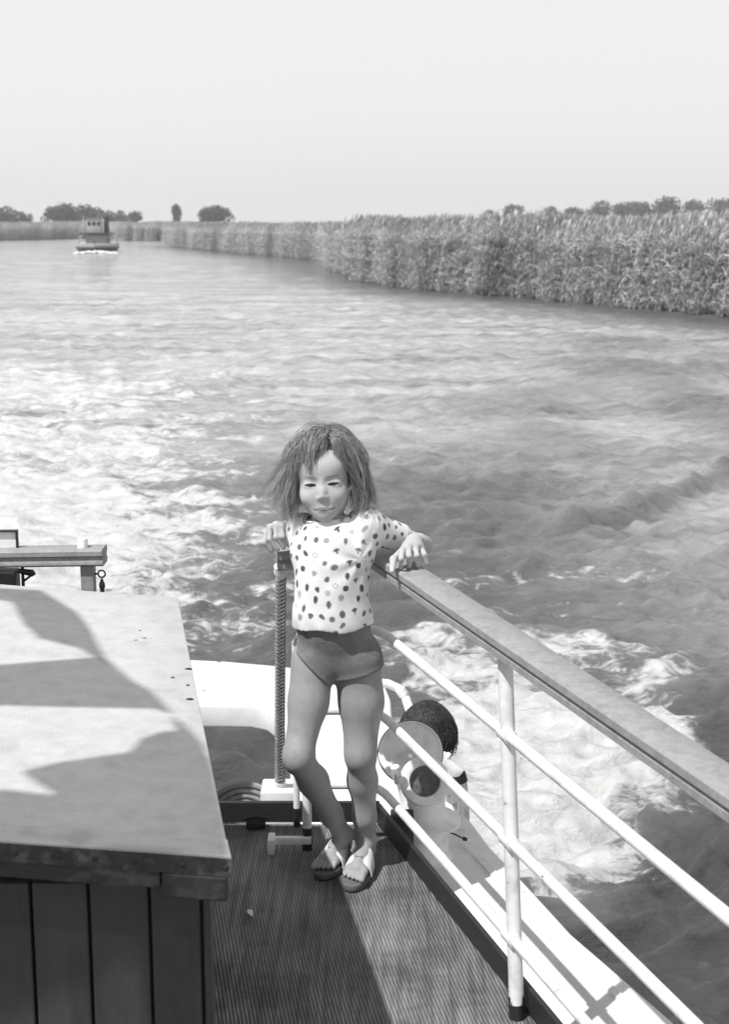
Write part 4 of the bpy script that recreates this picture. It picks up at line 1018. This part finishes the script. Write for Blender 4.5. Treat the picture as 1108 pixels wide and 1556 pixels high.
# printed fruit motifs
fr_ = np.ones(len(Vs)); pts_ = []; r2 = np.random.default_rng(23); cand = Vs[r2.permutation(len(Vs))[:9000]]
for c in cand:
    if all(np.linalg.norm(c-q) > .0235 for q in pts_): pts_.append(c)
for c in pts_:
    kind = r2.integers(0, 4); w_ = r2.uniform(.0048, .0078); h2 = r2.uniform(.0062, .0098); a = r2.normal(0, .5); val = r2.choice([.10, .16, .22, .45, .6], p=[.28, .26, .2, .14, .12])
    d_ = Vs-c; near_ = np.linalg.norm(d_, axis=1) < .017; dd_ = d_[near_]
    tx = np.hypot(dd_[:, 0], dd_[:, 1])*np.sign(dd_[:, 0]); x_ = tx*math.cos(a)+dd_[:, 2]*math.sin(a); z_ = -tx*math.sin(a)+dd_[:, 2]*math.cos(a)
    if kind == 0: m_ = np.maximum(1.15-((x_/w_)**2+(z_/h2)**2), -(0))
    elif kind == 1: m_ = np.where(z_ > 0, 1.2-((x_/(w_*1.25))**2+(z_/(h2*.75))**2), 1.1-((x_/(w_*.42))**2+(z_/h2)**2))
    elif kind == 2: m_ = 1.15-((x_/(w_*(.6+.5*np.clip(z_/h2+1, 0, 2)*.6)))**2+(z_/h2)**2)
    else: m_ = 1.1-((x_/w_)**2+(z_/w_)**2); m_ = np.where(((x_/w_)**2+(z_/w_)**2 < .25) & (val > .4), 0, m_)
    m_ = np.clip(m_*3, 0, 1); t_ = fr_[near_]; fr_[near_] = t_*(1-m_)+np.minimum(t_, val)*m_
# dark ribbed neckline
nd = np.abs(np.linalg.norm(np.stack([(Vs[:, 0]-neckB[0])/1.12, (Vs[:, 1]-neckB[1]+.004), (Vs[:, 2]-neckB[2]-.006-.10*(Vs[:, 0]-neckB[0]))/.85], -1), axis=-1)-.0555)
fr_ = np.where(nd < .0016, .3, fr_)
sd_ = (Vs-slL)@dL; fr_ = np.where((np.abs(sd_+.008) < .0012) & (Vs[:, 0] > .06), .4, fr_)
m_shirt = mat('spotted_cotton', .80, .85, .04, 20, .35, 700, attr='shade')
so_ = npmesh('shirt', Vs, Qs, m_shirt, attrs={'shade': fr_}); rel(so_, girl)

# ---------------- knitted trunks
Gp = Grid(A3((-.16, 3.08, .40)), A3((.16, 3.40, .76)), .0026)
pelvis(Gp, .0055); torso(Gp, .0045); thighs(Gp, .0050)
ax0 = Gp.ax; PX, PY, PZ_ = np.meshgrid(*ax0, indexing='ij')
zc = P_(503, 1040, 3.2)[2]; zl = P_(446, 985, 3.2)[2]; zr_ = P_(578, 1016, 3.2)[2]; xc = P_(502, 1040, 3.2)[0]; xl = P_(446, 985, 3.2)[0]; xr = P_(578, 1016, 3.2)[0]
low = np.where(PX < xc, zc+(zl-zc)*np.clip((xc-PX)/(xc-xl), 0, 1.2)**.85, zc+.008+(zr_-zc-.008)*np.clip((PX-xc)/(xr-xc), 0, 1.2))
c2_ = np.maximum(Gp.D, low-PZ_); c2_ = np.maximum(c2_, PZ_-(hem+.022))
c2_ = c2_-.0016*np.exp(-((PZ_-low-.005)/.0045)**2)*(c2_ < .01)-.0012*np.exp(-((PZ_-hem+.004)/.006)**2)
Gp.D = (c2_+.0012*(f3(PX, PY, PZ_, 30, 700))).astype(np.float32); Gp.sm = 1
Vp, Qp = Gp.mesh()
m_knit = mat('knitted_wool', .19, .95, .30, 190, 1.0, 520, stain=-.2, stscale=40)
rel(npmesh('trunks', Vp, Qp, m_knit), girl)

# ---------------- sandals
m_strap = mat('white_leather', .72, .5, .05, 60, .3, 300); m_sole = mat('sandal_sole', .11, .7, .3, 60, .3, 100); m_bk = mat('buckle_metal', .3, .3, metal=.8)
for heel, toe, u, v, Lf, zb in ft:
    sd = empty('sandal', None, None); del_ = sd; sd.parent = girl; sd.matrix_parent_inverse = Matrix.Translation(-girl.location); 
    u3 = Vector(u); v3 = Vector(v); h3 = Vector(heel); h3.z = 0
    ol = []
    for i in range(28):
        a = 2*math.pi*i/28; s_ = .5-.5*math.cos(a); y_ = math.sin(a)
        wd_ = (.024+.011*max(0, min(1, (s_-.25)/.45)))*(abs(y_)**.72)*(1 if y_ > 0 else -1)
        p = h3+u3*(-.006+(Lf+.022)*s_)+v3*wd_; ol.append((p.x, p.y))
    so2 = MB().prism(ol, .003, .0185).build('sole', m_sole, bevel=.003); so2.parent = sd
    st_ = MB(); vs = []; n1, n2 = 22, 7; fs = []
    for i in range(n1+1):
        a = math.pi*i/n1
        for j in range(n2+1):
            s_ = .36+.32*j/n2; hh = .076-.034*((s_-.36)/.32)**.9; ww = .0300+.0065*(s_-.36)/.32
            p = h3+u3*(Lf*s_-.004*math.sin(a)*0)+v3*(ww*math.cos(a))+Vector((0, 0, .014+(hh)*abs(math.sin(a))**.75*.78)); vs.append(p)
    k_ = len(vs)
    for v_ in list(vs): 
        cc_ = h3+u3*((v_-h3).dot(u3)); cc_.z = .02; vs.append(cc_+(v_-cc_)*.93)
    for i in range(n1):
        for j in range(n2):
            a = i*(n2+1)+j; fs += [(a, a+1, a+n2+2, a+n2+1), (k_+a+n2+1, k_+a+n2+2, k_+a+1, k_+a)]
        a = i*(n2+1); fs.append((a, a+n2+1, k_+a+n2+1, k_+a)); a = a+n2; fs.append((k_+a, k_+a+n2+1, a+n2+1, a))
    st_.add(vs, fs); sp_ = st_.build('strap', m_strap, angle=60); sp_.parent = sd
    # buckle and slit of the strap
    bc = h3+u3*(Lf*.55)+Vector((0, 0, .014+.053*.78+.001))
    bm_ = MB(); 
    for a_, b2 in ((-.008, 0), (.008, 0)): bm_.tube([bc+u3*a_-v3*.008, bc+u3*a_+v3*.008], .0012, 6)
    for a_ in (-.008, .008): bm_.tube([bc+v3*a_-u3*.008, bc+v3*a_+u3*.008], .0012, 6)
    bk = bm_.build('buckle', m_bk); bk.parent = sd

# ---------------- hair: a soft cap of scalp hair with several thousand strands over it, blown to her right
Gh = Grid(hc-.16, hc+.16, .0032)
Gh.ell(hp3(0, .026, .026), (.0745, .088, .0815), Rh, .01)
Gh.ell(hp3(0, .055, -.035), (.062, .048, .062), Rh, .03)
Gh.ell(hp3(0, -.075, -.045), (.060, .075, .078), Rh, .008, 'sub')
for s in (-1, 1): Gh.ell(hp3(s*.07, -.02, -.03), (.022, .03, .035), Rh, .01, 'sub')
Gh.sm = 3
Vh, Qh = Gh.mesh()
rh = np.random.default_rng(77)
E1 = (A3((0, .022, .020)), A3((.0735, .088, .0800))); E2 = (A3((0, -.012, -.032)), A3((.0655, .066, .074)))
def push(p, off):
    for c, r in (E1, E2):
        q = (p-c)/(r+off); l = np.linalg.norm(q)
        if l < 1: p = c+q/l*(r+off)
    return p
strands = []
def strand(root, d0, ln, off, wind, n=15, curl=0, cfreq=0, side=0, tipw=0, bang=False):
    p = root.copy(); d = d0/np.linalg.norm(d0); st = ln/n; out = [p.copy()]; ph = rh.uniform(0, 6.28)
    for i in range(n):
        t = i/n
        d = d+A3((0, 0, -.46 if not bang else -.30))*(1+.2*t)+wind*(t**1.3)*.55
        d = d+A3((math.cos(ph+cfreq*t), math.sin(ph+cfreq*t), 0))*curl*t
        d /= np.linalg.norm(d); p2 = p+d*st; p3 = push(p2, off)
        if not bang and p3[1] < -.018 and abs(p3[0]) < .066 and p3[2] < .028:
            p3[0] += (.005 if (side > 0) else -.005); p3[1] += .006
        d = (p3-p); d /= max(np.linalg.norm(d), 1e-9); p = p3; out.append(p.copy())
    return np.array(out)
part = .010
guides = []
def addg(root, d, ln, off, wind, curl, side, bang, n_):
    g = strand(root, d, ln, off, wind, curl=curl, cfreq=rh.uniform(2, 5), side=side, bang=bang); 
    t = np.linspace(0, 1, len(g))[:, None]; pw = rh.uniform(1.8, 3.2)
    if not bang:
        sx = -1 if g[-1][0] < 0 else 1
        am_ = rh.uniform(-.014, .008)
        if sx < 0 and rh.random() < .14: am_ = rh.uniform(.03, .075)
        if sx > 0 and rh.random() < .15: am_ = rh.uniform(.01, .022)
        g = g+A3((sx*am_, rh.normal(0, .008), am_*.25))*t**pw+A3((sx*rh.uniform(-.010, .012), -.004, rh.uniform(0, .008)))*t**4
        fq = rh.uniform(5, 10); g = g+(np.sin(t*fq+rh.uniform(0, 6))*rh.uniform(.005, .016)*t)*A3((1, .5, .15))
    guides.append((g, n_))
for i in range(300):
    y0 = rh.uniform(-.050, .085); side = -1 if rh.random() < .52 else 1
    x0 = part+side*abs(rh.normal(.004, .018)) if rh.random() < .7 else part+side*rh.uniform(.0, .05)
    root = push(A3((x0, y0, .10)), .0); c, r = E1; q = root-c; q = q/np.linalg.norm(q/r); root = c+q
    d = A3((side*1.0, rh.normal(.25, .25) if y0 > -.02 else rh.normal(.05, .2), .10))
    windv = A3((-.10, .02, .02)) if side < 0 else A3((.045, .03, 0))
    if side < 0 and rh.random() < .30: windv = A3((-.34, -.02, .05))
    if side > 0 and rh.random() < .35: windv = A3((.15, 0, .02))
    ln = rh.uniform(.165, .245)
    addg(root, d, ln, rh.uniform(.001, .006), windv*rh.uniform(.6, 1.3), rh.uniform(.02, .16), side, False, 12)
for i in range(70):      # back
    a = rh.uniform(R(20), R(160)); root = E1[0]+A3((.06*math.cos(a), .07*math.sin(a), .045)); d = A3((math.cos(a), math.sin(a), -.3))
    addg(root, d, rh.uniform(.13, .18), rh.uniform(.003, .014), A3((.05*math.cos(a)-.04, .05, 0)), .08, math.cos(a), False, 12)
for i in range(90):      # fringe swept to her right, forehead partly open on her left
    x0 = rh.choice([rh.uniform(-.045, .005), rh.uniform(-.006, .030)]); y0 = rh.uniform(-.046, -.006); c, r = E1; q = A3((x0, y0, .09))-c; root = c+q/np.linalg.norm(q/r)
    tgt = -1.0 if x0 < .020 else .8
    lx = .096 if x0 < .012 else .066
    addg(root, A3((tgt*rh.uniform(.5, 2.4), -1.0, .15)), rh.uniform(.80, 1.15)*lx, rh.uniform(.003, .009), A3((-.05*1, .0, 0)), .05, 0, True, 11)
HV = []; HQ = []; HA = []
def tubeV(P, r0, sh_):
    n_ = len(P); k0 = len(HV); T = np.gradient(P, axis=0); T /= np.linalg.norm(T, axis=1)[:, None]; up_ = A3((.3, .2, 1.0))
    for i in range(n_):
        a = np.cross(T[i], up_); a /= max(np.linalg.norm(a), 1e-6); b2 = np.cross(T[i], a); r_ = r0*(1-.75*(i/(n_-1))**2)
        for kk in range(3): an_ = 2.094*kk; HV.append(P[i]+(a*math.cos(an_)+b2*math.sin(an_))*r_); HA.append(sh_)
    for i in range(n_-1):
        for kk in range(3): HQ.append((k0+i*3+kk, k0+i*3+(kk+1)%3, k0+(i+1)*3+(kk+1)%3, k0+(i+1)*3+kk))
for g, n_ in guides:
    n_ = int(n_*1.9); tone = rh.uniform(.75, 1.3)
    for j in range(n_):
        o_ = rh.normal(0, .0045, 3); t = np.linspace(0, 1, len(g))[:, None]; w2 = (1-.55*t)
        o2 = rh.normal(0, .005, 3)*(t**2); wv_ = .0012*np.sin(t*rh.uniform(8, 18)+rh.uniform(0, 6))*rh.normal(0, 1, 3)
        P = g+o_*w2+o2+wv_; P = np.array([push(p, .0005) for p in P]); cut_ = rh.uniform(.8, 1); m_ = max(4, int(len(P)*cut_)); P = P[:m_]
        tubeV(P, rh.uniform(.00045, .00080), tone*rh.uniform(.85, 1.2))
for i in range(60):      # flyaway strands
    g, _ = guides[rh.integers(0, 300)]; t = np.linspace(0, 1, len(g))[:, None]; P = g+rh.normal(0, .012, 3)*t+A3((0, 0, .006))*np.sin(t*3.14)+A3((-.02*rh.random(), 0, .0))*t**2
    tubeV(P, .0005, 1.8)
HV = np.array(HV)@Rh.T+hc
m_hair = mat('hair', .27, .33, .15, 40, spec=.8, attr='shade')
m_hair.node_tree.nodes['Principled BSDF'].inputs['Roughness'].default_value = .38
hr = npmesh('hair', HV, np.array(HQ), m_hair, attrs={'shade': np.array(HA)}); rel(hr, girl)
sc_ = npmesh('scalp_hair', Vh, Qh, mat('hair_under', .09, .6, .2, 60)); sc_.parent = hr; 

# ============================================================ THE SECOND PERSON, crouching beyond the ventilator
H2 = A3(Py(650, 1112, 4.05))
G = Grid(A3((H2[0]-.25, 3.80, -1.36)), A3((H2[0]+.25, 4.35, .42)), .007)
nk2 = H2+A3((0, -.005, -.10)); ch2 = H2+A3((0, .0, -.25)); pv2 = H2+A3((0, .01, -.46))
G.ell(ch2, (.088, .060, .11), None, .03); G.ell(ch2*.4+pv2*.6, (.078, .058, .11), None, .03); G.ell(pv2, (.084, .064, .07), None, .03)
G.cap(ch2+A3((-.07, 0, .085)), ch2+A3((.07, 0, .085)), .030, .030, .03); G.cap(ch2+A3((0, 0, .09)), nk2+A3((0, .005, .06)), .038, .034, .02)
G.ell(H2, (.070, .082, .086), None, .02); G.ell(H2+A3((0, .03, -.045)), (.050, .050, .052), None, .02)
for s in (-1, 1):
    G.ell(H2+A3((s*.070, .0, -.012)), (.007, .015, .020), None, .005)
    hp0 = pv2+A3((.045*s, 0, -.03)); kn2 = hp0+A3((.012*s, .045, -.27)); ft2 = kn2+A3((0, -.03, -.26)); G.chain([hp0, kn2, ft2], [.056, .038, .024], .03); G.cap(ft2, ft2+A3((0, .09, -.03)), .024, .018, .02)
    sh2 = ch2+A3((.088*s, 0, .075)); el2 = sh2+A3((.012*s, -.02, -.17)); wr2 = el2+A3((-.03*s, .15, .05)); G.chain([sh2, el2, wr2], [.030, .023, .015], .02)
    for i in range(4): f0_ = wr2+A3(((i-1.5)*.013, .012, 0)); G.cap(wr2, f0_+A3((0, .03, 0)), .014, .008, .01); G.chain([f0_+A3((0, .03, 0)), f0_+A3((0, .052, -.008)), f0_+A3((0, .062, -.022))], [.0072, .0066, .0058], .003)
    G.chain([wr2, wr2+A3((-.024*s, .022, 0)), wr2+A3((-.03*s, .04, -.010))], [.012, .0085, .0066], .006)
G.ell(H2+A3((0, .082, -.020)), (.008, .012, .010), None, .006)
G.sm = 2; V2, Q2 = G.mesh()
p2 = empty('person', 'second person with dark curly hair turned away just beyond the ventilator, only the head showing', 'person', (H2[0], 4.05, -1.3))
rel(npmesh('body', V2, Q2, m_skin, attrs={'shade': np.ones(len(V2))}), p2)
Gt = Grid(A3((H2[0]-.25, 3.9, -.60)), A3((H2[0]+.25, 4.25, .12)), .007)
Gt.ell(ch2, (.098, .070, .12), None, .03); Gt.ell(ch2*.4+pv2*.6, (.088, .068, .12), None, .03); Gt.cap(ch2+A3((-.07, 0, .085)), ch2+A3((.07, 0, .085)), .038, .038, .03)
for s in (-1, 1): Gt.cap(ch2+A3((.085*s, 0, .075)), ch2+A3((.097*s, -.012, -.02)), .038, .033, .02)
Vt, Qt = Gt.mesh(); rel(npmesh('shirt', Vt, Qt, mat('pale_shirt', .6, .9, .05, 20)), p2)
Gt = Grid(A3((H2[0]-.2, 3.9, -.75)), A3((H2[0]+.2, 4.3, -.2)), .007)
Gt.ell(pv2, (.094, .074, .08), None, .03)
for s in (-1, 1): Gt.cap(pv2+A3((.045*s, 0, -.03)), pv2+A3((.05*s, .02, -.13)), .066, .060, .03)
Vt, Qt = Gt.mesh(); rel(npmesh('shorts', Vt, Qt, m_knit), p2)
# curly dark hair
HV = []; HQ = []; HA = []
for i in range(2200):
    d = rh.normal(size=3); d /= np.linalg.norm(d); d[2] = abs(d[2])*1.0-.45*rh.random()
    if d[1] > .45 and d[2] < .25: continue
    d /= np.linalg.norm(d); c = H2+d*A3((.073, .087, .090)); t1 = np.cross(d, rh.normal(size=3)); t1 /= np.linalg.norm(t1); t2 = np.cross(d, t1); rr = rh.uniform(.007, .015); tt = np.linspace(0, rh.uniform(5, 9), 12)
    P = np.array([c+d*(.002*q+.004)+t1*rr*math.cos(q)+t2*rr*math.sin(q)-A3((0, 0, .0025))*q for q in tt]); tubeV(P, .0016, rh.uniform(.5, 1.8))
hr2 = npmesh('hair', np.array(HV), np.array(HQ), mat('dark_hair', .03, .4, .2, 40, attr='shade'), attrs={'shade': np.array(HA)}); rel(hr2, p2)
Gc = Grid(H2-.13, H2+.13, .006); Gc.ell(H2+A3((0, -.004, .006)), (.073, .086, .085), None, .01); Gc.ell(H2+A3((.03, .085, -.06)), (.06, .06, .07), None, .01, 'sub'); Vc, Qc = Gc.mesh()
cap2 = npmesh('scalp_hair', Vc, Qc, mat('dark_hair_under', .012, .9, spec=.1)); cap2.parent = hr2
# ============================================================ AIR: light summer haze over the river
hz_ = MB().box((0, 0, 14.5), (13000, 13000, 36)); hzm = bpy.data.materials.new('haze'); hzm.use_nodes = True
N = hzm.node_tree.nodes; L = hzm.node_tree.links; N.remove(N['Principled BSDF']); pv = N.new('ShaderNodeVolumePrincipled')
pv.inputs['Density'].default_value = .0006; pv.inputs['Color'].default_value = (1, 1, 1, 1); pv.inputs['Anisotropy'].default_value = 0
L.new(pv.outputs[0], N['Material Output'].inputs['Volume'])
o = hz_.build('haze', hzm, smooth=False); o['kind'] = 'stuff'
